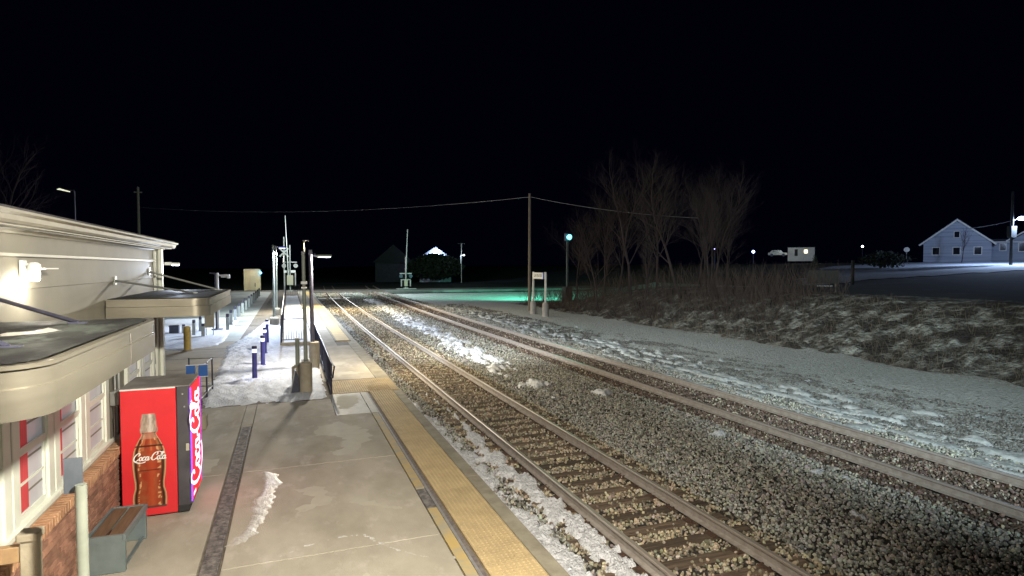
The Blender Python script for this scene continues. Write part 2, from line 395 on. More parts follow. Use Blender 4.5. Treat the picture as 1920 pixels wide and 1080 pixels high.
def ribbon(name, pts, wd, m, label, cat, seed, h=.01):
    P = []; Q = []
    for i, (x, y_) in enumerate(pts):
        a = pts[max(i-1, 0)]; c = pts[min(i+1, len(pts)-1)]; d = Vector((c[0]-a[0], c[1]-a[1])).normalized()
        ww = wd*(.5 + .5*math.sin(math.pi*(i + .3)/(len(pts))))
        P.append((x - d.y*ww, y_ + d.x*ww)); Q.append((x + d.y*ww, y_ - d.x*ww))
    return blob(name, P + Q[::-1], m, h, .025, .016, label, cat, seed)
ribbon('ice_crack', [(-.2, 7.35), (.1, 7.55), (.35, 7.62), (.62, 7.66), (.88, 7.62), (1.05, 7.3), (1.2, 7.08), (1.4, 6.85), (1.6, 6.7), (1.8, 6.66)], .035, ice_m,
       'thin crooked line of ice running across the slabs to the yellow stripe', 'ice', 11, .007)
fr = [([(-.6, 5.6), (-.2, 5.9), (.3, 5.75), (.2, 5.5), (-.3, 5.4)], 'pale smear of road salt on the slab nearest the camera'), ([(1.2, 14.6), (1.7, 15.2), (1.72, 16.1), (1.2, 16.2), (1.05, 15.2)], 'grey frost film by the railing foot before the tactile band'), ([(1.25, 19.2), (2.2, 19.5), (1.9, 19.9), (1.3, 19.7)], 'wisp of snow across the platform just past the tactile band'), ([(1.3, 21.2), (2.0, 21.5), (1.8, 22.0), (1.3, 21.9)], 'second wisp of snow further along the platform'), ([(-2.0, 10.6), (-1.3, 10.9), (-1.2, 11.6), (-1.9, 11.9)], 'pale frost patch behind the vending machine'), ([(.55, 13.3), (1.05, 13.4), (1.5, 12.6), (1.5, 11.9), (1.2, 11.3), (.82, 11.0), (.62, 11.15), (1.0, 11.7), (.9, 12.3), (.5, 12.6)], 'broad pale arc of frost on the slabs below the railing end'),
      ([(-.05, 9.6), (.45, 9.5), (.6, 9.1), (.35, 8.75), (.0, 8.7), (.3, 9.0), (.25, 9.3)], 'faint ring of dried frost right of the frozen slush streak'),
      ([(.95, 9.0), (1.2, 8.6), (1.55, 8.3), (1.5, 8.22), (1.1, 8.5), (.8, 8.85)], 'thin smear of frost near the worn yellow stripe'),
      ([(.4, 6.4), (.8, 6.6), (1.3, 6.3), (1.5, 6.0), (1.1, 5.9), (.6, 6.1)], 'speckled frost patch below the ice line')]
for i, (p, l) in enumerate(fr): blob('frost_patch', p, frost_m, .004, .16, .03, l, 'frost', 20 + i*3, .002, .2)

# ------------------------------------------------------------------ tracks
def rail_prof(h=.17):
    return [(-.07, 0), (.07, 0), (.07, .015), (.016, .03), (.010, .035), (.010, h-.045), (.036, h-.035), (.036, h-.008), (.028, h), (-.028, h), (-.036, h-.008), (-.036, h-.035), (-.010, h-.045), (-.010, .035), (-.016, .03), (-.07, .015)]
def bend(y_, a): return a*max(0, (y_ - 32)/56)**2
def make_rail(x0, a, hm, wm, zt, parent):
    me = MB(); pr = rail_prof(); ys = [-8] + list(np.linspace(0, 118, 60)); n = len(pr); vs = []
    for yy in ys:
        for p in pr: vs.append((x0 + bend(yy, a) + p[0], yy, zt - .17 + p[1]))
    mi = []
    for k in range(len(ys) - 1):
        for i in range(n):
            j = (i+1) % n; f = (k*n + i, (k+1)*n + i, (k+1)*n + j, k*n + j)
            me.add([], []); me.f.append(f); me.m.append(0)
    me.v = vs; me.mats = [wm, hm]
    me.m = [1 if 6 <= (q % n) <= 10 else 0 for q in range(len(me.f))]
    return me.build('rail', None, parent)
tie_mes = []
for k in range(5):
    b = MB(); b.box(-1.32, 1.32, -.115, .115, -.17, 0, bev=.012)
    me = b.mesh('tie', tie_m)
    for v in me.vertices:
        v.co.x += random.uniform(-.03, .03); v.co.z += random.uniform(-.008, .004); v.co.y += random.uniform(-.008, .008)
    tie_mes.append(me)
pl = MB(); pl.box(-.15, .15, -.095, .095, .0, .016)
for e in (-.095, .095):
    for f_ in (-.06, .06): pl.box(e - .014, e + .014, f_ - .014, f_ + .014, .012, .04)
plate_me = pl.mesh('tie_plate', plate_m)
def track(name, xl, a, label, rm, hide, n_y0):
    t = thing(name, label, 'railway track', (0, 0, 0))
    for dx in (0, 1.51): make_rail(xl + dx, a, rm, rail_web_m, -.20, t)
    yy = n_y0; k = 0; out = []
    while yy < 88:
        o = link('tie', tie_mes[k % 5], t, (xl + .755 + bend(yy, a) + random.uniform(-.04, .04), yy, -.388 + (-.012 if hide else 0)), random.uniform(-.012, .012))
        out.append((o.location.x, yy))
        if yy < 20:
            for s_ in (-1, 1): link('tie_plate', plate_me, o, (s_*.755, 0, 0))
        yy += .50 + random.uniform(-.012, .012); k += 1
    return out
ties1 = track('near_railway_track', 4.22, .9, 'near railway track on bare brown ties, running along the platform edge', rail_head_m, False, 3.2)
ties2 = track('far_railway_track', 10.32, 1.6, 'far railway track with ties sunk in red-brown ballast, beside the snowy shoulder', rail2_m, True, 2.9)

# ------------------------------------------------------------------ ballast stones
proto = bpy.data.collections.new('ballast_prototypes')
for k in range(5):
    bm = bmesh.new(); bmesh.ops.create_icosphere(bm, subdivisions=1, radius=.5)
    for v in bm.verts:
        v.co *= random.uniform(.72, 1.15)
    sx, sy, sz = random.uniform(.8, 1.25), random.uniform(.75, 1.0), random.uniform(.55, .85)
    for v in bm.verts: v.co.x *= sx; v.co.y *= sy; v.co.z *= sz
    me = bpy.data.meshes.new('stone'); bm.to_mesh(me); bm.free(); me.materials.append(stone_m)
    proto.objects.link(bpy.data.objects.new('stone', me))
def stones(name, P, scl, tint, label, cat=None):
    me = bpy.data.meshes.new(name); me.vertices.add(len(P)); me.vertices.foreach_set('co', P.astype(np.float32).ravel())
    a = me.attributes.new('scl', 'FLOAT', 'POINT'); a.data.foreach_set('value', scl.astype(np.float32))
    a = me.attributes.new('rot', 'FLOAT_VECTOR', 'POINT'); a.data.foreach_set('vector', rng.uniform(0, 6.28, (len(P), 3)).astype(np.float32).ravel())
    a = me.attributes.new('tint', 'FLOAT_VECTOR', 'POINT'); a.data.foreach_set('vector', tint.astype(np.float32).ravel())
    o = link(name, me)
    ng = bpy.data.node_groups.new(name, 'GeometryNodeTree'); ng.interface.new_socket('Geometry', in_out='INPUT', socket_type='NodeSocketGeometry'); ng.interface.new_socket('Geometry', in_out='OUTPUT', socket_type='NodeSocketGeometry')
    N = ng.nodes; L = ng.links; gi = N.new('NodeGroupInput'); go = N.new('NodeGroupOutput')
    m2p = N.new('GeometryNodeMeshToPoints'); ip = N.new('GeometryNodeInstanceOnPoints'); ci = N.new('GeometryNodeCollectionInfo')
    ci.inputs['Collection'].default_value = proto; ci.inputs['Separate Children'].default_value = True; ci.inputs['Reset Children'].default_value = True
    ip.inputs['Pick Instance'].default_value = True
    na = N.new('GeometryNodeInputNamedAttribute'); na.data_type = 'FLOAT'; na.inputs['Name'].default_value = 'scl'
    nr = N.new('GeometryNodeInputNamedAttribute'); nr.data_type = 'FLOAT_VECTOR'; nr.inputs['Name'].default_value = 'rot'
    L.new(gi.outputs[0], m2p.inputs['Mesh']); L.new(m2p.outputs[0], ip.inputs['Points']); L.new(ci.outputs[0], ip.inputs['Instance'])
    L.new(na.outputs['Attribute'], ip.inputs['Scale']); L.new(nr.outputs['Attribute'], ip.inputs['Rotation']); L.new(ip.outputs[0], go.inputs[0])
    md = o.modifiers.new('scatter', 'NODES'); md.node_group = ng
    tag(o, label, kind='stuff'); return o
def field(x0, x1, y0, y1, dens, s0, s1, zone):
    n = int((x1-x0)*(y1-y0)*dens); X = rng.uniform(x0, x1, n); Y = rng.uniform(y0, y1, n)
    sc = rng.uniform(s0, s1, n)*np.where(rng.random(n) < .08, 1.35, 1); keep = np.ones(n, bool)
    on = np.zeros(n, bool)
    for T, xl, a, lim in ((ties1, 4.22, .9, 30), (ties2, 10.32, 1.6, 90)):
        ty = np.array([t[1] for t in T]); bx = a*np.maximum(0, (Y - 32)/56)**2
        j = np.clip(np.searchsorted(ty, Y), 1, len(ty)-1); dy = np.minimum(abs(Y - ty[j]), abs(Y - ty[j-1]))
        inx = (X > xl + bx - .58) & (X < xl + bx + 2.1); ont = inx & (dy < .118)
        pr = .06 if T is ties1 else .42
        keep &= ~(ont & (rng.random(n) > np.where(Y > 22, .55, pr)))
        on |= ont
        for r in (0, 1.51): keep &= abs(X - xl - bx - r) > .085
    keep &= ~((X > 13.0) & (rng.random(n) < (X - 13.0)/1.5))
    X, Y, sc, on = X[keep], Y[keep], sc[keep], on[keep]
    Z = bedz(X, Y) + sc*rng.uniform(0.0, .55, len(X)); Z = np.where(on, np.maximum(Z, -.385 + sc*.15), Z)
    g = rng.uniform(.38, 1.30, (len(X), 1))**1.4
    grey = np.array([.46, .45, .41]); brown = np.array([.23, .165, .135]); tan = np.array([.50, .40, .26]); warm = np.array([.37, .34, .27])
    c = np.repeat(grey[None, :], len(X), 0)
    in1 = ((X > 3.6) & (X < 6.4))[:, None]; in2 = ((X > 9.75) & (X < 12.2))[:, None]
    c = np.where(in1, tan*(.8) + .2*grey, c); c = np.where(in2, brown, c)  # near-track tan also raised to stand in for lamplight
    pale = (rng.random(len(X)) < .2)[:, None]; c = np.where(pale, warm*1.35, c)
    c = c*g*rng.uniform(.9, 1.1, (len(X), 3)); 
    return np.stack([X, Y, Z], 1), sc, np.clip(c, .01, .75)
parts_ = [field(2.93, 14.3, 3.2, 13, 560, .034, .066, 0), field(2.93, 14.5, 13, 24, 380, .040, .072, 0), field(2.93, 14.6, 24, 46, 130, .06, .095, 0), field(2.93, 15, 46, 88, 42, .09, .15, 0)]
def shoulder_stones(x0, x1, y0, y1, dens, s0, s1):
    n = int((x1-x0)*(y1-y0)*dens); X = rng.uniform(x0, x1, n); Y = rng.uniform(y0, y1, n)
    k = fbm(X*1.7, Y*.9, 4, 131) + .5*(fbm(X*5, Y*3.5, 2, 133) - .5) > .36 + .20*sst(13, 19, X); X, Y = X[k], Y[k]
    sc = rng.uniform(s0, s1, len(X)); Z = shz(X, Y) + sc*.1
    return np.stack([X, Y, Z], 1), sc, np.array([.16, .155, .145])*rng.uniform(.35, 1.5, (len(X), 1))
parts_ += [shoulder_stones(12.8, 18.5, 4, 30, 210, .05, .09), shoulder_stones(12.8, 17.5, 30, 60, 70, .08, .12)]
stones('ballast', np.concatenate([p[0] for p in parts_]), np.concatenate([p[1] for p in parts_]), np.concatenate([p[2] for p in parts_]), 'crushed grey and brown stone ballast around both tracks')

# ------------------------------------------------------------------ snow lying on the ballast
def snow_field(name, x0, x1, y0, y1, step, mask, h, label, m=snow_grain, zoff=.03, ystep=None, bf=None):
    def z(X, Y): 
        k = mask(X, Y); return (np.maximum(bedz(np.minimum(X, 13.6), Y), bf(X, Y)) if bf else bedz(X, Y)) + zoff - .03 + np.clip(k*.25, -.05, h) + np.where(k > 0, h*1.1*(fbm(X*17, Y*17, 2, 77) - .45), 0)
    o = sheet(name, np.arange(x0, x1, step), np.arange(y0, y1, ystep or step), z, m, keep=lambda X, Y: mask(X, Y) > -.12)
    return tag(o, label, 'snow', kind='stuff')
def m1(X, Y):
    c1 = 3.16 + .05*np.sin(Y*1.3); w1 = .26*sst(17, 12, Y) + .03
    c2 = 3.88 + .08*np.sin(Y*.9 + 1); w2 = .25*sst(15.5, 9.5, Y)*(.6 + .4*np.sin(Y*2.1)**2)
    d = np.maximum(1 - abs(X - c1)/np.maximum(w1, .01), 1.05 - abs(X - c2)/np.maximum(w2, .01))
    return np.clip(d, -1.5, 1)*.5 + 1.7*(fbm(X*5, Y*4, 4, 51) - .5)
snow_field('snow_by_platform', 2.94, 4.12, 3.6, 17.5, .024, m1, .085, 'crusted snow lying on the stones between platform edge and near rail')
pts = [(7.45, 14.2, .12, .25), (7.35, 17.5, .26, .5), (7.3, 20.6, .42, .75), (7.62, 22.6, .4, .9), (7.75, 25.2, .45, 1.1), (7.8, 28.6, .45, 1.3), (7.75, 32, .4, 1.6), (7.85, 36.5, .45, 2.3), (8.05, 42, .45, 3), (8.1, 48, .45, 3.2), (8.3, 55, .45, 4), (8.6, 63, .45, 4.5),
       (8.9, 15.5, .16, .2), (9.1, 10.8, .13, .10), (9.3, 8.1, .10, .08)]
def m2(X, Y):
    d = np.full(X.shape, -2.0)
    for cx_, cy_, a, b_ in pts: d = np.maximum(d, 1 - np.hypot((X - cx_)/(a*1.35), (Y - cy_)/(b_*1.3)))
    return np.clip(d, -1, .6)*.55 + 1.9*(fbm(X*3.2, Y*2.2, 4, 61) - .53)
snow_field('snow_between_tracks', 6.6, 9.6, 6, 70, .045, m2, .10, 'white patches of melting snow on the stones between the two tracks', snow_m, .05, .08)
def m3(X, Y):
    d = 1 - abs(X - 13.6)/1.5
    return np.clip(d, -1, .4)*.5 + 2.6*(fbm(X*3.6, Y*1.5, 4, 71) - .60)
snow_field('snow_beside_far_track', 12.3, 18, 3, 60, .055, m3, .06, 'streaks of snow on dark stones along the right side of the far track', mat('snow_thin', (.54, .57, .58), (.38, .41, .42), 5, .8, bump=.6, bscale=20), .03, .1, shz)

# ------------------------------------------------------------------ left side: parking lot, path, snow island
lot_m = mat('frosted_lot', (.36, .39, .36), (.27, .29, .27), .8, .7, bump=.2, bscale=20, c3=(.45, .48, .45), s3=.3, lo3=.45, hi3=.6, stretch=(1, .6, 1))
b = MB(); b.box(-40, -.35, 30.2, 88, -.5, -.035); struct(b.build('parking_lot', lot_m))
path_m = mat('path_concrete', (.37, .31, .22), (.29, .245, .175), .9, .75, bump=.2, bscale=40)
b = MB(); b.box(-12, .95, 15.9, 30.2, -.5, -.04); path = struct(b.build('walkway', path_m))
for yy in (17.5, 19.9, 22.4, 25.0, 27.6):
    q = MB(); q.box(-4.5, -1.6, yy, yy + .035, -.041, -.036); q.build('walkway_joint', joint_m, path)
isl = [(-2.10, 15.92), (.98, 15.92), (1.0, 30), (.0, 30), (-.35, 36), (-.9, 41.6), (-1.3, 41), (-1.9, 33.2), (-2.55, 27.9), (-2.25, 22), (-2.20, 18.8)]
def islz(X, Y):
    d = np.where(inpoly(X, Y, isl), polydist(X, Y, isl), -polydist(X, Y, isl)) + .25*(fbm(X*3, Y*3, 3, 81) - .5)
    return -.045 + np.clip(d*.5, -.02, .07) + .15*(fbm(X*2.6, Y*1.7, 4, 83) - .40)*sst(0, .5, d) + .03*(fbm(X*9, Y*9, 2, 85) - .5)*sst(0, .2, d) - .06*sst(16.9, 16.0, Y)
tag(sheet('snow_island', np.arange(-2.9, 1.05, .045), np.arange(15.92, 42.2, .07), islz, snow_m,
     keep=lambda X, Y: np.where(inpoly(X, Y, isl), 1, -polydist(X, Y, isl)) + .25*(fbm(X*3, Y*3, 3, 81) - .5) > -.03),
     'trampled snow island around the bollard lights', 'snow', kind='stuff')
lsn = [(-4.75, 27.8), (-4.1, 27.7), (-2.95, 28.9), (-2.8, 30.4), (-3.0, 44), (-7.5, 44), (-9, 36), (-7, 28.2)]
tag(sheet('snow_verge', np.arange(-9.5, -2.6, .07), np.arange(27.3, 45, .12),
     lambda X, Y: -.06 + np.clip(np.where(inpoly(X, Y, lsn), polydist(X, Y, lsn), -polydist(X, Y, lsn))*.6 + .1*(fbm(X*2, Y*2, 3, 91) - .5), -.02, .07) + .03*(fbm(X*5, Y*5, 3, 92) - .5), snow_m,
     keep=lambda X, Y: np.where(inpoly(X, Y, lsn), 1, -polydist(X, Y, lsn)) + .2*(fbm(X*2, Y*2, 3, 91) - .5) > -.04),
     'snow verge left of the walkway around the short posts', 'snow', kind='stuff')
# raised planting bed filled with snow behind the pedestals
bed = thing('raised_bed', 'low concrete walled bed filled with rough snow behind the short railing', 'planter', (0, 0, 0))
q = MB(); q.box(-.36, 1.17, 27.0, 27.16, -.1, .17); q.box(-.36, -.22, 27.16, 72, -.1, .17); q.box(1.03, 1.17, 27.16, 72, -.1, .17); q.box(-.36, 1.17, 72, 72.16, -.1, .17); q.build('wall', conc_ped, bed)
sheet('snow_fill', np.arange(-.215, 1.03, .08), np.arange(27.17, 72, .14), lambda X, Y: .13 + .09*(fbm(X*2, Y*1.6, 4, 95) - .5), snow_m, parent=bed)

# ------------------------------------------------------------------ station building
WX = -2.34
bld = thing('station_building', 'cream sided station building with brick base and white trimmed windows', 'station', (WX, 6, 0))
def bp(name, mb, m, parent=None, smooth=False):
    o = mb.build(name, m, parent or bld, smooth=smooth)
    if parent is None: o.location = (-WX, -6, 0)
    return o
q = MB(); q.box(-9.5, WX - .02, -9, 13.08, -.3, 3.84); bp('wall', q, mat('wall_core', (.4, .36, .27)))
nb = 8
for k in range(nb):
    z1 = 3.56 - k*.32; z0 = max(z1 - .32, 1.0)
    q = MB(); q.prism([(WX - .02, z0), (WX + .016, z0), (WX + .002, z1 - .003), (WX - .02, z1 - .003)], 'y', -9, 12.55); bp('siding_board', q, siding_m)
q = MB(); q.box(WX - .02, WX + .01, -9, 12.55, 3.575, 3.75); bp('frieze_board', q, siding_m)
q = MB(); q.box(WX - .02, WX + .035, -9, 12.55, 3.545, 3.573); bp('frieze_strip', q, trim_m)
q = MB(); q.prism([(WX - .02, 3.75), (WX + .03, 3.75), (WX + .05, 3.77), (WX + .10, 3.785), (WX + .10, 3.80), (WX - .02, 3.80)], 'y', -9, 13.15); bp('crown_moulding', q, trim_m)
# corner boards, downspout
q = MB(); q.box(WX - .02, WX + .045, 12.55, 13.12, .3, 3.75, bev=.006); bp('corner_board', q, winframe_m)
q = MB(); q.box(WX + .048, WX + .11, 12.72, 12.88, .1, 3.79, bev=.01); q.box(WX + .044, WX + .06, 12.70, 12.90, 2.2, 2.24); bp('downspout', q, winframe_m)
# fascia + ogee gutter + roof
q = MB(); q.box(WX - .05, WX + .17, -9, 13.4, 3.80, 3.815); bp('soffit', q, trim_m)
q = MB(); q.prism([(WX + .14, 3.816), (WX + .20, 3.816), (WX + .22, 3.84), (WX + .225, 3.88), (WX + .27, 3.90), (WX + .27, 3.92), (WX + .14, 3.92)], 'y', -9, 13.55); bp('gutter', q, gutter_m)
q = MB(); q.prism([(WX + .14, 3.925), (WX + .22, 3.93), (WX + .22, 3.95), (WX - 4.2, 4.93), (WX - 8.2, 3.95), (WX - 8.2, 3.9)], 'y', -9.3, 13.45); bp('roof', q, roof_m)
# brick base: one object per brick where it shows
q = MB(); q.box(WX - .01, -2.230, -9, 12.9, -.25, .905); bp('mortar_wall', q, mortar_m)
bk = MB(); bk.box(-.040, 0, 0.006, .204, .009, .062); brick_me = bk.mesh('brick', brick_m)
for c_ in range(12):
    for k in range(19):
        yy = 5.35 + k*.211 + (.105 if c_ % 2 else 0)
        o = link('brick', brick_me, bld, (-2.2 - WX + random.uniform(-.003, .003), yy - 6, c_*.0752 + .002))
ck = MB(); ck.box(-2.325, -2.165, .006, .060, .905, 1.0, bev=.004); ck_me = ck.mesh('cap_brick', cap_m)
for k in range(56):
    link('cap_brick', ck_me, bld, (-WX, 5.3 + k*.0725 - 6, random.uniform(-.003, .003)))
q = MB()
for c_ in range(12):
    for k in range(12): 
        for y0 in (9.42 + k*.211,): q.box(-2.235, -2.2, y0 + (.1 if c_ % 2 else 0) + .005, y0 + (.1 if c_ % 2 else 0) + .205, c_*.0752 + .006, c_*.0752 + .069)
o = bp('brick_courses', q, brick_m); o['kind'] = 'stuff'
q = MB(); q.box(-2.325, -2.165, -9, 5.29, .905, 1.0); q.box(-2.325, -2.165, 9.37, 12.66, .905, 1.0); bp('cap_course', q, cap_m)
q = MB(); q.box(WX - .0, WX + .045, -9, 12.6, 1.005, 1.06); bp('ledge_board', q, trim_m)
# windows
def window(yc, curtain, wd=1.0):
    f = MB(); h0, h1 = 1.10, 2.42; t = .15; X0 = WX + .012
    y0, y1 = yc - wd/2 + .012, yc + wd/2 - .012
    f.box(X0, X0 + .05, y0, y0 + t, h0, h1, bev=.006); f.box(X0, X0 + .05, y1 - t, y1, h0, h1, bev=.006)
    f.box(X0, X0 + .05, y0 + t, y1 - t, h1 - t, h1); 
    f.box(X0, X0 + .085, y0 - .01, y1 + .01, h0 - .03, h0 + .02, bev=.005)
    w_ = bp('window', f, winframe_m)
    s1 = MB(); X1 = X0 + .004; a, b_ = y0 + t, y1 - t; zm = 1.76
    for z0, z1, xo in ((h0 + .02, zm, .0), (zm - .02, h1 - t, .012)):
        s1.box(X1 + xo, X1 + xo + .022, a, a + .045, z0, z1); s1.box(X1 + xo, X1 + xo + .022, b_ - .045, b_, z0, z1)
        s1.box(X1 + xo, X1 + xo + .022, a + .045, b_ - .045, z0, z0 + .05); s1.box(X1 + xo, X1 + xo + .022, a + .045, b_ - .045, z1 - .045, z1)
    s1.box(X1 + .002, X1 + .016, a + .045, b_ - .045, 1.435, 1.455)
    s1.build('sash', winframe_m, w_)
    p = MB(); p.box(X0 - .01, X0 + .003, a + .01, b_ - .01, h0 + .02, h1 - t - .01); p.build('pane', glass_m, w_)
    if curtain:
        cu = MB(); cu.box(X0 + .0035, X0 + .0065, a + .05, a + .05 + curtain, h0 + .08, h1 - t - .05); cu.build('curtain', curtain_m, w_)
window(4.8, .2); window(5.8, .2); window(6.8, .24); window(7.8, .14); window(8.8, 0); window(10.75, .12); window(11.75, .1)
# meter box with conduit
q = MB(); q.box(WX + .01, WX + .13, 9.50, 9.66, 1.52, 1.72, bev=.01); mb_ = bp('meter_box', q, steel_m)
q = MB(); q.tube((WX + .05, 9.58, 1.06), (WX + .05, 9.58, 1.52), .014, n=8); q.tube((WX + .05, 9.62, 1.72), (WX + .05, 9.62, 2.7), .014, n=8); q.tube((WX + .05, 9.82, 1.06), (WX + .05, 9.82, 2.5), .02, n=8); q.build('conduit', steel_m, mb_)
# wall lamps
lampglass = mat('lamp_glow', (1, .95, .8), emit=(1, .93, .72), estr=18)
def wall_lamp(yy, label, e, z=3.42, hid=False):
    t = thing('wall_lamp', label, 'wall lamp', (WX + .012, yy, z), 0, 'wall lamps under the eave')
    q = MB(); q.box(0, .03, -.05, .05, -.07, .09, bev=.005); q.tube((.03, 0, .05), (.10, 0, .05), .012); q.build('bracket', white_m, t)
    q = MB(); q.lathe([(.03, .07), (.05, .05), (.055, .0), (.05, -.01)], (.10, 0), 16); q.build('housing', white_m, t, smooth=True)
    q = MB(); q.lathe([(.038, -.012), (.046, -.03), (.044, -.09), (.03, -.105)], (.10, 0), 16); q.build('globe', lampglass, t, smooth=True)
    q = MB(); q.box(.02, .17, .07, .40, .005, .017); q.tube((.05, .0, .0), (.05, .09, .01), .008); q.build('reflector_plate', white_m, t)
    lamp('wall_lamp_light', (WX + .125, yy, z - .15), e, WARM, .05)
    return t
wall_lamp(6.75, 'small glowing lamp with side plate high on the cream wall above the first canopy', 13)
q = thing('corner_floodlight', 'small bright floodlight on the far corner of the station building', 'floodlight', (-2.2, 13.42, 3.50))
m_ = MB(); m_.box(-.1, .02, -.03, .03, -.02, .04); m_.box(.02, .16, -.05, .05, -.02, .03, bev=.008); m_.build('housing', white_m, q)
m_ = MB(); m_.box(.03, .15, -.04, .04, -.027, -.021); m_.build('lens', mat('flood_lens', (1, 1, .9), emit=(.9, .95, 1), estr=25), q)
lamp('corner_flood_light', (-2.06, 13.55, 3.42), 40, COOL, .05)

# ------------------------------------------------------------------ canopies
def canopy(name, y0, y1, label, arms, x1=-1.06):
    z1 = 3.0; z0 = 2.745; X0 = WX + .03; r = .22; t = thing(name, label, 'canopy', (X0, (y0+y1)/2, z0), 0, 'metal door canopies')
    off = (-X0, -(y0+y1)/2, -z0)
    def outline(g):
        p = [(X0, y0 + g)]
        for k in range(7):
            a = -math.pi/2 + k*math.pi/12; p.append((x1 - g - r + r*math.cos(a), y0 + g + r + r*math.sin(a)))
        for k in range(7):
            a = k*math.pi/12; p.append((x1 - g - r + r*math.cos(a), y1 - g - r + r*math.sin(a)))
        p.append((X0, y1 - g)); return p
    def ring(mb, za, zb, ga, gb, m=None):
        A = outline(ga); B = outline(gb); n = len(A)
        mb.add([(x, y_, za) for x, y_ in A] + [(x, y_, zb) for x, y_ in B], [(i, i+1, n+i+1, n+i) for i in range(n-1)], m)
    f = MB(); ring(f, z0, z0 + .145, 0, 0); ring(f, z0 + .145, z0 + .15, 0, .012); ring(f, z0 + .15, z1 - .02, .012, .012); ring(f, z1 - .02, z1, .0, .0); ring(f, z1 - .02, z1 - .02, .012, 0); ring(f, z1, z1, 0, .05); ring(f, z1, z1 - .03, .05, .05); ring(f, z0, z0, 0, .06); ring(f, z0, z0 + .1, .06, .06)
    o = f.build('fascia', bronze_m, t, off, smooth=True)
    A = outline(.052); n = len(A); u = MB(); u.add([(x, y_, z1 - .018 + .015*(X0 - x)/(X0 - x1)*0) for x, y_ in A], [tuple(range(n))]); u.add([(x, y_, z0 + .06) for x, y_ in A], [tuple(reversed(range(n)))])
    u.mats = []; 
    o = u.build('deck', bronze_m, t, off)
    # sagging roofing membrane with lapped seams
    xs = np.linspace(X0, x1 - .055, 40); ys = np.linspace(y0 + .055, y1 - .055, int((y1-y0)*22))
    def zf(X, Y):
        s_ = .010*(fbm(X*3, Y*1.5, 3, 17) - .4); lap = .016*sst(.42, .47, fbm(X*.9 + Y*.35, Y*.25, 2, int(y0*3)+5)); return z1 - .012 + s_ + lap
    o2 = sheet('roofing_membrane', xs, ys, zf, membrane_m, keep=lambda X, Y: (inpoly(X, Y, outline(.055)) | (X < X0 + .02)), parent=t); o2.location = off
    for (ya, za, xb, yb) in arms:
        q = MB(); q.tube((WX + .02, ya, za), (xb, yb, z1 + .01), .017, n=8); q.box(WX + .01, WX + .03, ya - .05, ya + .05, za - .06, za + .06); q.box(xb - .06, xb + .06, yb - .03, yb + .03, z1 - .02, z1 + .015)
        q.build('hanger_rod', dsteel_m if y0 < 5 else steel_m, t, off)
    # welded seam lines of the fascia
    q = MB(); ym = y0 + (y1-y0)*.62; q.box(x1 - .001, x1 + .0012, ym - .004, ym + .004, z0, z1 - .03); q.build('fascia_seam', drain_m, t, off)
    return t
canopy('door_canopy', 3.25, 5.9, 'nearest metal canopy with dark wet roofing, at the lower left above the windows', [(4.3, 3.40, -1.45, 4.0), (6.1, 3.2, -1.55, 5.52)])
canopy('door_canopy', 9.35, 13.0, 'farther metal canopy hung over the vending machine', [(9.9, 3.25, -1.5, 11.2), (12.1, 3.36, -1.25, 12.5)])

# ice chunk on the first canopy
blob('ice_lump', [(-1.75, 4.6), (-1.55, 4.75), (-1.45, 5.0), (-1.6, 5.05), (-1.8, 4.8)], ice_m, .03, .04, .02, 'small lump of ice on the nearest canopy roof', 'ice', 66, 3.0)

# ------------------------------------------------------------------ hand-drawn script lettering
def catmull(P, n=10, closed=False):
    out = []; m_ = len(P)
    rg = range(m_ if closed else m_ - 1)
    for i in rg:
        p0 = P[(i-1) % m_] if closed or i > 0 else P[0]; p1 = P[i]; p2 = P[(i+1) % m_]; p3 = P[(i+2) % m_] if closed or i + 2 < m_ else P[-1]
        for k in range(n):
            t = k/n; out.append(tuple(.5*((2*p1[a]) + (-p0[a]+p2[a])*t + (2*p0[a]-5*p1[a]+4*p2[a]-p3[a])*t*t + (-p0[a]+3*p1[a]-3*p2[a]+p3[a])*t**3) for a in (0, 1)))
    out.append(P[0] if closed else P[-1]); return out
GL = {'C': (1.35, [[(1.02, 1.22), (1.28, 1.32), (1.36, 1.62), (1.12, 1.88), (.7, 1.8), (.28, 1.3), (.1, .68), (.28, .12), (.75, .0), (1.3, .4)]]),
      'o': (.78, ['o']), 'c': (.78, [[(.72, .78), (.5, .95), (.2, .66), (.16, .25), (.42, .02), (.85, .3)]]),
      'a': (1.0, ['o', [(.78, .95), (.72, .35), (.82, .04), (1.08, .28)]]), '-': (.5, [[(.02, .5), (.45, .56)]]),
      'l': (.55, [[(.0, .35), (.42, 1.2), (.52, 1.75), (.36, 1.88), (.2, 1.4), (.14, .4), (.3, .03), (.58, .28)]])}
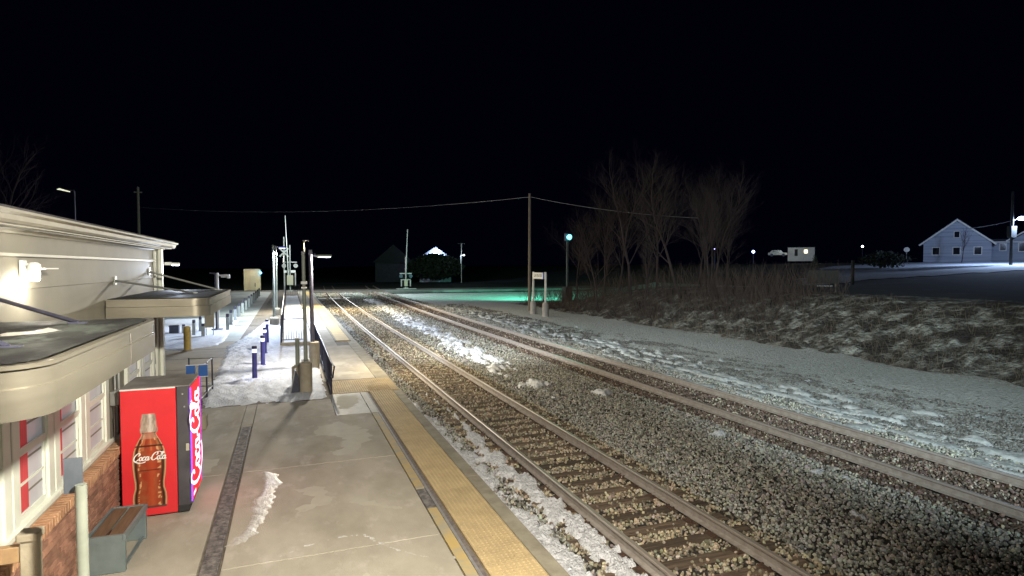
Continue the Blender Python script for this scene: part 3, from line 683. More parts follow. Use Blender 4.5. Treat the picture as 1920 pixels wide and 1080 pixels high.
def script(word, size):
    """returns flat quads (u along the line, v up) of a flowing cursive word"""
    q = []; x = 0.0
    def stroke(P, closed=False, w0=.13):
        c = catmull(P, 9, closed); L_, R_ = [], []
        for i, p in enumerate(c):
            a = c[max(i-1, 0)]; b_ = c[min(i+1, len(c)-1)]; dx, dy = b_[0]-a[0], b_[1]-a[1]; l = math.hypot(dx, dy) or 1
            w_ = w0*(.55 + .65*abs(dy/l)); nx_, ny_ = -dy/l*w_, dx/l*w_
            L_.append((p[0]+nx_, p[1]+ny_)); R_.append((p[0]-nx_, p[1]-ny_))
        q.append((L_, R_))
    for i, ch in enumerate(word):
        adv, st = GL[ch]
        for s_ in st:
            if s_ == 'o': P = [(.44 + .31*math.cos(t), .48 + .45*math.sin(t)) for t in [k*math.pi/4 for k in range(8)]]; stroke([(x + a, b_) for a, b_ in P], True)
            else: stroke([(x + a, b_) for a, b_ in s_])
        if ch == 'C' and i == 0: stroke([(x + a, b_) for a, b_ in [(.35, .05), (.9, -.28), (1.7, -.52), (2.6, -.5), (3.2, -.28)]], w0=.16)
        if ch == 'C' and i > 0: stroke([(x + a, b_) for a, b_ in [(1.0, 1.85), (1.7, 2.0), (2.6, 1.55), (3.0, 1.7)]], w0=.12)
        x += adv
    k = size/x; res = []
    for L_, R_ in q: res.append(([((a + .28*b_)*k, b_*k) for a, b_ in L_], [((a + .28*b_)*k, b_*k) for a, b_ in R_]))
    return res
def script_mesh(word, size, place, m, name, parent, th):
    mb = MB()
    for j, (L_, R_) in enumerate(script(word, size)):
        n = len(L_); vs = [place(u, v, .0002*j) for u, v in L_] + [place(u, v, .0002*j) for u, v in R_]
        mb.add(vs, [(i, i+1, n+i+1, n+i) for i in range(n-1)])
    me = bpy.data.meshes.new(name); me.from_pydata(mb.v, [], mb.f); me.materials.append(m)
    return link(name, me, parent)

# ------------------------------------------------------------------ vending machine
vm = thing('vending_machine', 'tall red drinks vending machine with a bottle picture, glowing front towards the tracks', 'vending machine', (-1.72, 9.68, 0))
red_m = mat('vending_red', (.68, .032, .04), (.62, .028, .036), 2, .32)
vgrey_m = mat('vending_dark', (.055, .052, .06), (.075, .07, .078), 3, .4)
vtop_m = mat('vending_top', (.20, .185, .18), (.30, .28, .27), 4, .6)
HY = .475
q = MB(); q.box(-.42, .24, -HY, HY, .03, 1.785, bev=.008); q.build('cabinet', red_m, vm)
q = MB(); q.box(.245, .41, -HY + .004, HY - .004, .11, 1.79, bev=.012); dv = q.build('door', vgrey_m, vm)
q = MB(); q.box(.24, .385, -HY + .01, HY - .01, .02, .11, bev=.006); q.build('kick_plate', mat('black_plastic', (.02, .02, .022)), vm)
q = MB(); q.box(-.425, .405, -HY - .004, HY + .004, 1.788, 1.80); q.build('top_panel', vtop_m, vm)
q = MB(); q.box(-.42, .235, -HY - .006, -HY - .001, 1.772, 1.79); q.build('top_trim', white_m, vm)
for z, x in ((1.68, .325), (1.50, .345)):
    q = MB(); q.tube((x, -HY + .006, z), (x, -HY - .004, z), .011, n=10); q.build('lock_bolt', steel_m, dv)
q = MB(); q.box(.355, .395, -HY - .004, -HY + .006, .88, .98, bev=.002); q.box(.365, .385, -HY - .006, -HY - .004, .9, .96); q.build('door_hinge', mat('beige_plastic', (.45, .42, .33)), dv)
# lit front panel
redlit = mat('lit_red_panel', (.7, .02, .03), emit=(1.0, .012, .025), estr=.75)
whitelit = mat('lit_white_print', (.9, .9, .9), emit=(.95, .84, .98), estr=1.1)
violet = mat('lit_violet_edge', (.3, .1, .9), emit=(.26, .05, 1.0), estr=.8)
q = MB(); q.prism([(.41, .15), (.41, 1.76), (.425, 1.76), (.425, .15)], 'y', -HY + .03, HY - .03); lp_ = q.build('lit_panel', redlit, dv)
q = MB(); q.box(.4105, .4285, -HY + .008, -HY + .03, .15, 1.76); q.box(.4105, .4285, HY - .03, HY - .008, .15, 1.76); q.build('light_strip', violet, dv)
script_mesh('Coca-Cola', 1.40, lambda u, v, o: (.4265 + o, .30 - v*2.6, .24 + u*.98), whitelit, 'script_lettering', lp_, 0)
q = MB(); q.box(.426, .4275, -.36, -.15, .19, .235); q.build('small_print', whitelit, lp_)
# bottle picture printed on the side
prof = [(0.0, .196), (.02, .2), (.06, .2), (.13, .204), (.20, .198), (.28, .176), (.36, .176), (.44, .187), (.55, .198), (.66, .2), (.72, .196), (.80, .184), (.87, .16), (.94, .128), (1.0, .095), (1.04, .083), (1.045, .104), (1.1, .106), (1.13, .098), (1.2, .094), (1.25, .086), (1.29, .08), (1.305, .076)]
pz = [p[0] for p in prof]; pw = [p[1] for p in prof]
nz, nu = 120, 30; zs = np.linspace(0, 1.305, nz); us = np.linspace(-1, 1, nu)
U, Z_ = np.meshgrid(us, zs); W_ = np.interp(Z_, pz, pw)
vx = -.09 + U*W_; vz = .135 + Z_
Vv = np.stack([vx.ravel(), np.full(vx.size, -HY - .0035), vz.ravel()], 1)
i_ = np.arange(nu - 1)[None, :] + np.arange(nz - 1)[:, None]*nu; Ff = np.stack([i_, i_+1, i_+nu+1, i_+nu], -1).reshape(-1, 4)
me = bpy.data.meshes.new('bottle_picture'); me.from_pydata(Vv.tolist(), [], Ff.tolist())
ca = me.color_attributes.new('print', 'FLOAT_COLOR', 'POINT')
u_ = U.ravel(); z_ = Z_.ravel(); n1 = fbm(u_*3 + 5, z_*9, 3, 4); n2 = fbm(u_*7, z_*22, 3, 14)
col = np.zeros((len(u_), 4)); col[:, 3] = 1
core = np.array([.28, .035, .015]); lite = np.array([.42, .11, .045]); dark = np.array([.05, .015, .008]); rim = np.array([.52, .33, .17])
t = np.clip((n1 - .4)*3, 0, 1)[:, None]; c = core*(1-t) + lite*t*.7
k = np.clip(1 - abs(u_ - .15)/.35, 0, 1)[:, None]*.45; c = c*(1-k) + np.array([.55, .10, .035])*k
e = sst(.62, .8, abs(u_))[:, None]; c = c*(1-e) + dark*e
hl = (((abs(u_ + .62) < .07) | (abs(u_ - .58) < .09)) & (n2 > .56))[:, None]; c = np.where(hl, np.array([.62, .33, .16]), c)
r_ = sst(.88, .96, abs(u_))[:, None]; c = c*(1-r_) + rim*r_
rib = (np.sin(u_*np.pi*3.5) > .5)[:, None] & ((z_ > .80) & (z_ < 1.0))[:, None]; c = np.where(rib, c*.6 + np.array([.4, .15, .06])*.6, c)
capz = (z_ > 1.045)[:, None]; capc = np.array([.33, .25, .20])*(.4 + 1.3*n2[:, None]) + .25*np.clip(1 - abs(u_ - .2)*2.5, 0, 1)[:, None]; c = np.where(capz, capc, c)
nk = (abs(z_ - 1.0) < .04)[:, None]; c = np.where(nk, c*.6 + np.array([.4, .28, .2])*.5, c)
bt = (z_ < .03)[:, None]; c = np.where(bt, np.array([.10, .05, .04]), c)
ln = (abs(z_ - .86) < .008)[:, None] | ((abs(z_ - .53) < .006) & (abs(u_) < .6))[:, None]; c = np.where(ln, dark, c)
col[:, :3] = np.clip(c, 0, 1); ca.data.foreach_set('color', col.astype(np.float32).ravel())
pm = bpy.data.materials.new('bottle_print'); pm.use_nodes = True; nn = pm.node_tree.nodes; aa = nn.new('ShaderNodeVertexColor'); aa.layer_name = 'print'
pm.node_tree.links.new(aa.outputs['Color'], nn['Principled BSDF'].inputs['Base Color']); nn['Principled BSDF'].inputs['Roughness'].default_value = .3
me.materials.append(pm); bot = link('bottle_picture', me, vm)
script_mesh('Coca-Cola', .39, lambda u, v, o: (-.285 + u, -HY - .006 - o, .80 + v*1.15), mat('white_print', (.85, .83, .8), rough=.3), 'script_lettering', bot, 0)
lamp('vending_front_light', (-1.12, 9.68, 1.0), 3, (1, .25, .45), .3)

# ------------------------------------------------------------------ bench
bn = thing('bench', 'steel sided bench with two brown planks beneath the windows', 'bench', (-1.93, 8.1, 0), R(-2.5))
bs_m = mat('bench_steel', (.22, .27, .28), (.17, .21, .22), 3, .42, metal=.35)
for s_ in (-1, 1):
    q = MB(); q.box(-.19, .19, s_*.42 - .03, s_*.42 + .03, 0, .40, bev=.01); q.build('leg_panel', bs_m, bn)
q = MB(); q.box(-.20, -.165, -.455, .455, .36, .435, bev=.006); q.box(.165, .20, -.455, .455, .36, .435, bev=.006); q.box(-.165, .165, -.455, -.425, .36, .435); q.box(-.165, .165, .425, .455, .36, .435); q.build('seat_frame', bs_m, bn)
for s_ in (-1, 1):
    q = MB(); q.box(s_*.085 - .072, s_*.085 + .072, -.42, .42, .40, .425, bev=.005); q.build('plank', mat('plank_brown', (.17, .105, .062), (.12, .075, .045), 5, .6, stretch=(6, .5, 1), bump=.2, bscale=20), bn)
q = MB(); q.box(.14, .17, -.39, .39, .02, .05); q.build('floor_bar', bs_m, bn)

# sign post and box post at the lower left
sp = thing('sign_post', 'pale round post with a small sign plate, by the brick base at lower left', 'sign post', (-1.37, 4.85, 0))
q = MB(); q.tube((0, 0, 0), (.0, 0, 1.93), .036, n=18); q.build('post', post_m, sp, smooth=True)
q = MB(); q.box(-.115, .0, .045, .05, 1.86, 2.11); q.build('sign_plate', mat('plate_back', (.16, .18, .22), (.12, .14, .17), 4, .4, metal=.4), sp)
bxp = thing('square_post', 'square tan post with a flat cap and side beam against the brick base', 'post', (-1.86, 5.42, 0))
q = MB(); q.box(-.055, .055, -.055, .055, 0, 1.38, bev=.008); q.build('post', conc_ped, bxp)
q = MB(); q.box(-.07, .07, -.075, .07, 1.38, 1.44, bev=.01); q.build('cap', conc_ped, bxp)
q = MB(); q.box(-.26, -.056, -.04, .03, 1.22, 1.34, bev=.006); q.build('beam', mat('tan_wood', (.40, .26, .13), (.3, .19, .1), 5, .7), bxp)
blob('snow_lump', [(-1.62, 5.75), (-1.3, 5.8), (-1.25, 6.05), (-1.5, 6.1)], snow_m, .05, .05, .02, 'little heap of snow on the slab in front of the bench', 'snow', 44)

# blue sign on a post in a concrete block, with rail behind
bsn = thing('blue_sign', 'blue double sign plate on a thin post in a concrete block behind the vending machine', 'sign', (-1.80, 13.95, 0))
q = MB(); q.box(-.16, .14, -.16, .16, 0, .30, bev=.02); q.box(-.12, .06, -.1, .1, .30, .36, bev=.01); q.build('block', conc_ped, bsn)
q = MB(); q.tube((-.02, 0, .36), (-.035, 0, 1.32), .022, n=10); q.build('post', steel_m, bsn)
blue_m = mat('sign_blue', (.02, .12, .42), (.02, .10, .36), 3, .4)
for s_ in (-1, 1):
    q = MB(); q.box(-.035 + s_*.118 - .085, -.035 + s_*.118 + .085, -.006, .006, 1.12, 1.36, bev=.003); q.build('sign_plate', blue_m, bsn)
q = MB(); q.box(-.245, .175, -.004, .004, 1.36, 1.375); q.box(-.245, .175, -.004, .004, 1.105, 1.12); q.build('plate_rim', white_m, bsn)
hr = thing('ramp_handrail', 'short dark handrail rising beside the walkway behind the blue sign', 'handrail', (-2.1, 17.4, 0))
for dx, dy in ((0, -1.0), (.05, -.1), (.08, .85), (-.5, .9)):
    q = MB(); q.tube((dx, dy, 0), (dx, dy, .92), .022, n=8); q.box(dx - .05, dx + .05, dy - .05, dy + .05, 0, .015); q.build('post', dsteel_m, hr)
for z in (.90, .12):
    q = MB(); q.tube((0, -1.0, z), (.08, .85, z), .018, n=8, m=steel_m); q.tube((.08, .85, z), (-.5, .9, z), .018, n=8, m=steel_m); q.build('rail', None, hr)

# ------------------------------------------------------------------ light masts on pedestals
def pedestal(mb, r, h, c=(0, 0)): mb.lathe([(r, 0), (r, h - .03), (r - .03, h)], c, 24)
def bolts(mb, r, z, c=(0, 0)):
    for k in range(4):
        a = math.pi/4 + k*math.pi/2; mb.sphere((c[0] + r*math.cos(a), c[1] + r*math.sin(a), z), .035, 8)
m1_ = thing('lamp_mast', 'front steel mast bolted on the nearest round concrete pedestal', 'light mast', (.42, 16.85, 0), 0, 'light masts along the platform')
q = MB(); pedestal(q, .165, .86); q.build('pedestal', conc_ped, m1_, smooth=True)
q = MB(); q.lathe([(.10, .86), (.10, .89), (.06, .93), (.05, .95)], (0, 0), 16); q.build('base_plate', steel_m, m1_)
q = MB(); bolts(q, .115, .90); q.build('bolt_cover', white_m, m1_, smooth=True)
q = MB(); q.tube((0, 0, .93), (-.035, 0, 3.82), .052, .046, n=20); q.build('pole', post_m, m1_, smooth=True)
q = MB(); q.box(-.10, .06, -.07, .07, 2.98, 3.05); q.box(-.09, .05, -.06, .06, 2.86, 2.90); q.build('clamp', white_m, m1_)
q = MB(); q.box(-.08, .02, -.05, .05, 3.82, 3.86); q.build('cap', dsteel_m, m1_)
m2_ = thing('lamp_mast', 'rear dark steel mast carrying an arm with a flat lamp over the platform', 'light mast', (.80, 21.0, 0), 0, 'light masts along the platform')
q = MB(); pedestal(q, .17, .90); q.build('pedestal', conc_ped, m2_, smooth=True)
q = MB(); q.tube((-.05, 0, .90), (-.09, 0, 3.95), .07, .062, n=20); q.build('pole', mat('mast_dark', (.16, .15, .19), (.12, .11, .14), 4, .4, metal=.4), m2_, smooth=True)
q = MB(); q.box(-.15, -.03, -.08, .08, 3.86, 4.02, bev=.01); q.build('cap', dsteel_m, m2_)
q = MB(); q.box(-.03, .18, -.03, .03, 3.80, 3.85); q.sphere((.06, 0, 3.88), .03, 8); q.build('arm', dsteel_m, m2_)
q = MB(); q.box(.12, .60, -.12, .12, 3.78, 3.86, bev=.015); hd = q.build('lamp_head', mat('lamp_green_grey', (.12, .16, .14), (.1, .13, .12), 4, .4), m2_)
q = MB(); q.box(.18, .56, -.09, .09, 3.768, 3.778); q.build('lens', mat('mast_lens', (1, 1, 1), emit=(.8, .9, 1), estr=1.2), hd)
sp2 = thing('stub_post', 'short grey post on a low pedestal tucked behind the front mast', 'post', (.22, 17.75, 0))
q = MB(); pedestal(q, .16, .62); q.build('pedestal', conc_ped, sp2, smooth=True)
q = MB(); q.tube((0, 0, .62), (0, 0, 1.42), .06, n=14); q.box(-.09, .09, -.09, .09, .62, .66); q.build('post', post_m, sp2)
dk = thing('message_board', 'dark leaning board standing in the snow against the nearest pedestal', 'board', (.14, 17.0, 0))
q = MB(); q.prism([(-.12, 0), (.12, 0), (.10, .42), (.02, .62)], 'y', -.16, .16); q.build('board', mat('board_dark', (.05, .055, .09), (.03, .03, .05), 5, .5), dk)
q = MB(); q.prism([(-.13, -.0), (-.115, 0), (.012, .63), (.0, .63)], 'y', -.17, .17); q.build('rim', steel_m, dk)

# bollard lights
def bollard(x, y_, h, label):
    t = thing('bollard_light', label, 'bollard light', (x, y_, .02), 0, 'bollard lights in the snow island')
    bm_ = mat('bollard_body', (.07, .07, .30), (.09, .09, .36), 5, .4, metal=.2)  # bluish glow of the posts is put into the body colour
    q = MB(); q.lathe([(.105, 0), (.105, .02), (.072, .035), (.070, h*.80)], (0, 0), 20); q.build('body', bm_, t, smooth=True)
    q = MB(); q.lathe([(.062, h*.80), (.066, h*.81), (.066, h*.905), (.062, h*.91)], (0, 0), 20); q.build('lantern', mat('lantern_glow', (.8, .85, 1), emit=(.55, .65, 1), estr=1.6), t, smooth=True)
    lamp('bollard_lamp', (x, y_, h*.88 + .02), 110, (.46, .54, 1.0), .075)
    q = MB(); q.lathe([(.072, h*.91), (.074, h*.925), (.072, h*.985), (.06, h)], (0, 0), 20); q.build('cap', mat('bollard_cap', (.04, .04, .1), (.03, .03, .07), 4, .4), t, smooth=True)
for a in ((-.99, 19.42, 1.02, 'nearest bollard light, standing alone in the trampled snow'), (-.86, 22.1, 1.04, 'second nearest bollard light with a wide foot'),
          (-.90, 25.2, 1.02, 'third bollard light along the snow island'), (-.92, 28.6, 1.05, 'farthest bollard light, close to the bed wall')): bollard(*a)

# railings
def railing(name, p0, p1, h, gap, label, m, z=0.0, loop=False):
    t = thing(name, label, 'railing', (p0[0], p0[1], z)); P0 = Vector((0, 0, 0)); P1 = Vector((p1[0]-p0[0], p1[1]-p0[1], 0)); L_ = (P1 - P0).length; n = max(2, round(L_/gap)); d = (P1-P0).normalized(); u = Vector((0, 0, 1))
    for zz, r in ((h, .024), (.12, .018)):
        q = MB(); q.tube(P0 + u*zz, P1 + u*zz, r, n=8); q.build('rail', m, t)
    npost = max(2, round(L_/1.9) + 1)
    pm_ = MB(); pm_.tube((0, 0, -.02), (0, 0, h), .026, n=8); pme = pm_.mesh('post', m)
    for k in range(npost): link('post', pme, t, P0 + (P1-P0)*k/(npost-1))
    pk = MB(); pk.tube((0, 0, .12), (0, 0, h), .0105, n=5, cap=False); kme = pk.mesh('baluster', m)
    n = min(n, 260)
    for k in range(1, n): link('baluster', kme, t, P0 + (P1-P0)*k/n)
    if loop:
        q = MB(); q.tube(P0 + u*h, P0 + Vector((.03, -.75, h)), .022, n=8); q.tube(P0 + Vector((.03, -.75, h)), P0 + Vector((.0, -.55, h*.62)), .022, n=8); q.tube(P0 + Vector((0, -.55, h*.62)), P0 + Vector((0, 0, h*.55)), .022, n=8); q.build('end_loop', m, t)
    return t
railing('platform_railing', (1.06, 16.55), (1.10, 29.0), .86, .105, 'long dark baluster railing along the left side of the platform', dsteel_m, 0, True)
railing('bed_railing', (-.32, 27.09), (.62, 27.09), 1.02, .105, 'short dark railing section facing the camera on the bed wall', dsteel_m, .17)
railing('ramp_railing', (-.30, 27.3), (-.32, 72.0), 1.15, .20, 'long dark railing running away along the left side of the snow bed', dsteel_m, .17)
railing('ramp_end_railing', (-.30, 72.2), (1.25, 72.2), 1.15, .25, 'far cross railing closing the snow bed near the crossing', dsteel_m, .17)

# tall lamp posts beyond the island
led_m = mat('led_blue_white', (1, 1, 1), emit=(.38, .42, 1.0), estr=3.2)
def street_post(x, y_, h, label, reach=.46, ped=(.26, .42)):
    t = thing('platform_lamp_post', label, 'lamp post', (x, y_, 0), 0, 'lamp posts beside the lot')
    q = MB(); pedestal(q, ped[0], ped[1]); q.sphere((0, 0, ped[1]), ped[0]*.94, 14, sz=.35); q.build('pedestal', conc_ped, t, smooth=True)
    q = MB(); q.tube((0, 0, ped[1]), (0, 0, h), .075, .06, n=14); q.build('pole', post_m, t, smooth=True)
    q = MB(); q.box(-.05, reach - .12, -.03, .03, h - .14, h - .08); q.build('arm', dsteel_m, t)
    q = MB(); q.box(.0 + reach - .18, reach + .22, -.12, .12, h - .16, h - .07, bev=.02); hd = q.build('lamp_head', dsteel_m, t)
    q = MB(); q.box(reach - .15, reach + .19, -.10, .10, h - .20, h - .163, bev=.01); q.build('lens', led_m, hd)
    return t
street_post(-.80, 37.2, 4.72, 'nearer lamp post with a glaring blue-white head on a domed pedestal')
street_post(-.80, 45.4, 4.95, 'farther lamp post with a glaring blue-white head')
lamp('lamp_post_light', (-.30, 37.0, 4.36), 3000, (.66, .78, 1.0), .12, 172, (-.30, 37.0, 0), .3)
lamp('lamp_post_light_far', (-.30, 45.4, 4.60), 2600, (.82, .93, .98), .12, 172, (-.3, 45.4, 0), .3)
lp3 = thing('car_park_lamp', 'slim white pole with a short arm and unlit head behind the far canopy', 'lamp post', (-3.65, 35.7, 0))
q = MB(); q.lathe([(.30, 0), (.30, .05), (.22, .06)], (0, 0), 18); q.build('base', dsteel_m, lp3)
q = MB(); q.box(-.09, .0, -.06, .06, .05, 3.1, m=dsteel_m); q.box(.0, .09, -.06, .06, .05, 3.12, m=white_m); q.build('pole', None, lp3)
q = MB(); q.box(.09, .62, -.05, .05, 2.95, 3.02, m=white_m); q.box(.52, .66, -.07, .07, 2.80, 3.02, m=white_m); q.box(-.35, -.09, -.03, .03, 3.06, 3.12, m=dsteel_m); q.build('arm', None, lp3)
q = MB(); q.box(.2, .5, -.09, .09, 2.86, 2.95, bev=.01); q.build('lamp_head', steel_m, lp3)

# short posts, boxes and kiosk left of the path
yb = thing('yellow_bollard', 'thick yellow safety bollard at the edge of the walkway', 'bollard', (-3.95, 27.5, -.04))
q = MB(); q.lathe([(.135, 0), (.135, .95), (.11, 1.0), (.06, 1.02)], (0, 0), 20); q.build('post', mat('bollard_yellow', (.55, .40, .10), (.42, .3, .08), 6, .6), yb, smooth=True)
q = MB(); q.lathe([(.19, 0), (.19, .03), (.15, .05)], (.02, 0), 20); q.build('foot', conc_ped, yb)
gp_m = mat('grey_post', (.42, .46, .44), (.34, .38, .37), 5, .5)
def short_post(x, y_, h, label, grp='grey posts along the lot', w_=.085):
    t = thing('parking_post', label, 'post', (x, y_, -.03), 0, grp)
    q = MB(); q.box(-w_, w_, -w_, w_, 0, h*.8, bev=.01); q.build('shaft', gp_m, t)
    q = MB(); q.box(-w_*.9, w_*.9, -w_*.9, w_*.9, h*.8, h, bev=.015); q.build('head', dsteel_m, t)
ords = ['first and nearest', 'second', 'third', 'fourth', 'fifth', 'sixth', 'seventh', 'eighth', 'ninth', 'tenth', 'eleventh', 'twelfth']
for k, (x, y_) in enumerate([(-3.12, 35.4), (-3.2, 38.4), (-3.22, 41.6), (-3.24, 45.0), (-3.24, 48.4), (-3.22, 52), (-3.2, 55.6), (-3.2, 59.4), (-3.2, 63.2), (-3.2, 67), (-3.2, 71), (-3.2, 75)]):
    short_post(x, y_, .92, ords[k] + ' grey post of the row along the lot, counted from the station')
for k, (x, y_, h, l) in enumerate([(-4.48, 33.3, .80, 'short dark headed post just right of the yellow bollard'), (-4.42, 35.2, .82, 'short post flanked by two dark panels in the snow'), (-3.98, 32.6, .66, 'short post in a round base beside the tan sign box'), (-5.1, 34.4, .5, 'low post left of the yellow bollard near the dark bin')]):
    short_post(x, y_, h, l, 'short posts in the snow verge', .075)
db = thing('dark_bin', 'low dark blue bin standing in the snow by the building corner', 'bin', (-5.55, 34.6, -.03))
q = MB(); q.box(-.22, .22, -.16, .16, 0, .40, bev=.02); q.build('body', mat('bin_blue', (.06, .08, .13), (.05, .06, .1), 4, .5), db); q = MB(); q.box(-.24, .24, -.18, .18, .40, .44, bev=.01); q.build('lid', dsteel_m, db)
tb = thing('tan_sign_box', 'tan box sign on two thin legs behind the far canopy', 'sign', (-3.72, 32.9, -.03))
q = MB(); q.box(-.22, .22, -.05, .05, .42, 1.15, bev=.01); q.build('box', mat('tan_box', (.42, .36, .22), (.36, .3, .19), 3, .5), tb)
for s_ in (-1, 1):
    q = MB(); q.tube((s_*.16, 0, 0), (s_*.16, 0, .42), .02, n=8); q.build('leg', steel_m, tb)

# equipment cabinet with blue light at the crossing
ec = thing('signal_cabinet', 'tall tan equipment cabinet beside the crossing with a blue lamp', 'cabinet', (-5.4, 104, -.35))
q = MB(); q.box(-1.22, 1.22, -1, 1, 0, 3.2); q.build('body', mat('cabinet_tan', (.50, .42, .26), (.42, .35, .22), 1.5, .6, emit=(.5, .42, .26), estr=0), ec)
q = MB(); q.prism([(-1.3, 3.2), (1.3, 3.2), (1.1, 3.42), (-1.1, 3.42)], 'y', -1.1, 1.1); q.build('roof', conc_ped, ec)
q = MB(); q.box(-.35, .55, -1.03, -1.002, .15, 2.3); q.build('door', mat('cabinet_door', (.42, .36, .24)), ec); q = MB(); q.box(.35, .5, -1.07, -1.03, .6, 1.2); q.build('sign_plate', drain_m, ec)
q = MB(); q.box(1.22, 1.4, -1.2, -1.0, 2.75, 2.85); q.sphere((1.28, -1.35, 2.8), .17, 10, m=None); q.build('lamp', mat('blue_lamp', (.2, .5, 1), emit=(.06, .45, 1), estr=14), ec)
lamp('cabinet_front_lamp', (-3.4, 98.5, 4.6), 900, WARM, .2)

# ------------------------------------------------------------------ crossing gates
def gate(x, y_, s, label, bright):
    t = thing('crossing_gate', label, 'crossing gate', (x, y_, -.17), 0, 'raised crossing gates')
    gm = mat('gate_steel', (.5, .5, .48), (.4, .4, .38), 2, .45, metal=.3) if bright else mat('gate_steel_dull', (.42, .42, .40), (.33, .33, .32), 2, .55)
    q = MB(); q.box(-.35, .35, -.3, .3, 0, .25); q.tube((0, 0, .25), (0, 0, 6.7 if bright else 5.2), .09, n=12); q.build('mast', gm, t)
    q = MB(); ax0, ax1 = (-.2, -.55) if bright else (-.05, .30); q.tube((ax0, -.25, 1.2), ((ax0+ax1)/2, -.25, 6.0), .10, .07, n=8, m=gm); q.tube(((ax0+ax1)/2, -.25, 6.0), (ax1, -.25, 10.9 if bright else 9.6), .07, .045, n=8, m=gm); q.build('gate_arm', None, t)
    q = MB(); q.box(-.95, .95, -.1, .1, 4.20 if bright else 2.45, 4.34 if bright else 2.6); q.build('cross_arm', gm, t)
    for s_ in (-1, 1):
        zc = 3.75 if bright else 2.1
        q = MB(); q.lathe([(.30, -.02), (.30, .02)], (0, 0), 16)
        q.v = [(s_*.78 + a, -.12 + c_, zc + b_) for a, b_, c_ in q.v]; q.tube((s_*.78, -.1, zc), (s_*.78, .25, zc), .14, n=12); q.build('flasher', gm if bright else dsteel_m, t)
        q = MB(); q.box(s_*.45 - .36, s_*.45 + .30, -.2, .1, 2.75 if bright else 1.45, 3.1 if bright else 1.6); q.build('counterweight', white_m if bright else gm, t)
        q = MB(); q.box(s_*.72 - .07, s_*.72 + .07, -.2, .1, .9 if bright else .45, 2.75 if bright else 1.45); q.build('strut', gm, t)
    q = MB(); q.box(-.42, .42, -.4, .1, 1.0, 2.4) if bright else q.box(-.25, .25, -.3, .1, .5, 1.6); q.build('gear_box', mat('gear_box', (.45, .42, .30)), t)
    q = MB(); q.box(-1.5, 1.6, -.5, .5, -.1, .12) if not bright else q.box(-.5, .5, -.4, .4, -.1, .1); q.build('base', conc_ped if bright else gm, t)
    return t
gate(.25, 90.0, 1, 'raised crossing gate left of the tracks with white counterweights, behind the masts', True)
gate(17.7, 94.4, 1, 'raised crossing gate right of the tracks against the dark trees', False)
lamp('crossing_fill_light', (7.5, 82, 8.5), 8000, (.9, .95, 1), .2)  # light without a fixture, added to brighten the road and crossing
cbn = thing('crossing_signal_mast', 'signal mast with crossbucks seen between lamp posts and left gate', 'signal', (-.55, 97, -.17))
q = MB(); q.tube((0, 0, 0), (0, 0, 8.2), .11, n=10); q.build('mast', steel_m, cbn)
for s_ in (-1, 1):
    q = MB(); q.box(-.9, .9, -.12, -.08, -.10, .10); o = q.build('crossbuck_blade', white_m, cbn); o.location = (0, 0, 5.8); o.rotation_euler = (0, R(45*s_), 0)
    if s_ > 0: o.location.y = -.06

# ------------------------------------------------------------------ right side objects
ss = thing('station_name_sign', 'station name board reading LA PLATA on two white posts beyond the far track', 'sign', (19.2, 44.0, -.53))
ang = math.atan2(-2.6, -.03)
for k, (x, y_) in enumerate(((.02, 1.35), (-.02, -1.25))):
    q = MB(); q.lathe([(.26, 0), (.26, .95), (.20, 1.12)], (x, y_), 16); q.build('pedestal', mat('sign_pedestal', (.36, .33, .30), (.28, .26, .24), 3, .8), ss, smooth=True)
    q = MB(); q.box(x - .06, x + .06, y_ - .06, y_ + .06, 1.12, 3.55); q.build('post', white_m, ss)
q = MB(); q.box(-.03, .03, -.72, 1.28, 2.98, 3.50); q.build('name_board', white_m, ss)
q = MB(); q.box(-.03, .03, -1.19, -.722, 2.98, 3.50); q.build('blue_board_end', mat('board_blue', (.03, .05, .28)), ss)
fc = bpy.data.curves.new('lettering', 'FONT'); fc.body = 'LA PLATA'; fc.size = .36; fc.align_x = 'CENTER'; fc.align_y = 'CENTER'; fc.extrude = .002
fc.materials.append(mat('black_print', (.03, .03, .03))); tmp = bpy.data.objects.new('tmp', fc); C.objects.link(tmp); bpy.context.view_layer.update(); tme = bpy.data.meshes.new_from_object(tmp.evaluated_get(bpy.context.evaluated_depsgraph_get())); bpy.data.objects.remove(tmp)
fo = bpy.data.objects.new('lettering', tme); C.objects.link(fo); fo.parent = ss; fo.location = (-.034, .28, 3.24); fo.rotation_euler = (R(90), 0, R(-90))

sg = thing('track_signal', 'signal mast showing a bright green light at the brush edge', 'signal', (30.2, 61.2, -.55), R(15))
q = MB(); q.tube((0, 0, 0), (0, 0, 7.1), .14, .12, n=12); q.build('mast', mat('signal_mast', (.10, .11, .10), (.07, .08, .07), 3, .5, metal=.3), sg)
q = MB(); q.box(-.5, .5, -.35, .35, 0, 1.7, bev=.03); q.build('case', mat('case_dark', (.035, .04, .04)), sg)
q = MB(); q.box(-.40, .40, -.10, .1, 6.95, 7.85, bev=.05); q.build('backboard', dsteel_m, sg)
q = MB(); q.tube((0, -.12, 7.4), (0, -.42, 7.4), .22, n=16); q.build('hood', dsteel_m, sg)
q = MB(); q.sphere((0, -.34, 7.4), .30, 14); q.build('lens', mat('green_lens', (.5, 1, .9), emit=(.16, .9, 1.0), estr=5), sg)
lamp('signal_green_light', (30.6, 62.2, 6.6), 12000, (.12, 1.0, .62), .2, 140, (31, 76, 0))
lamp('signal_green_beam', (29.95, 60.3, 6.9), 1800, (.05, 1.0, .6), .12, 14, (11, 24, -.3))

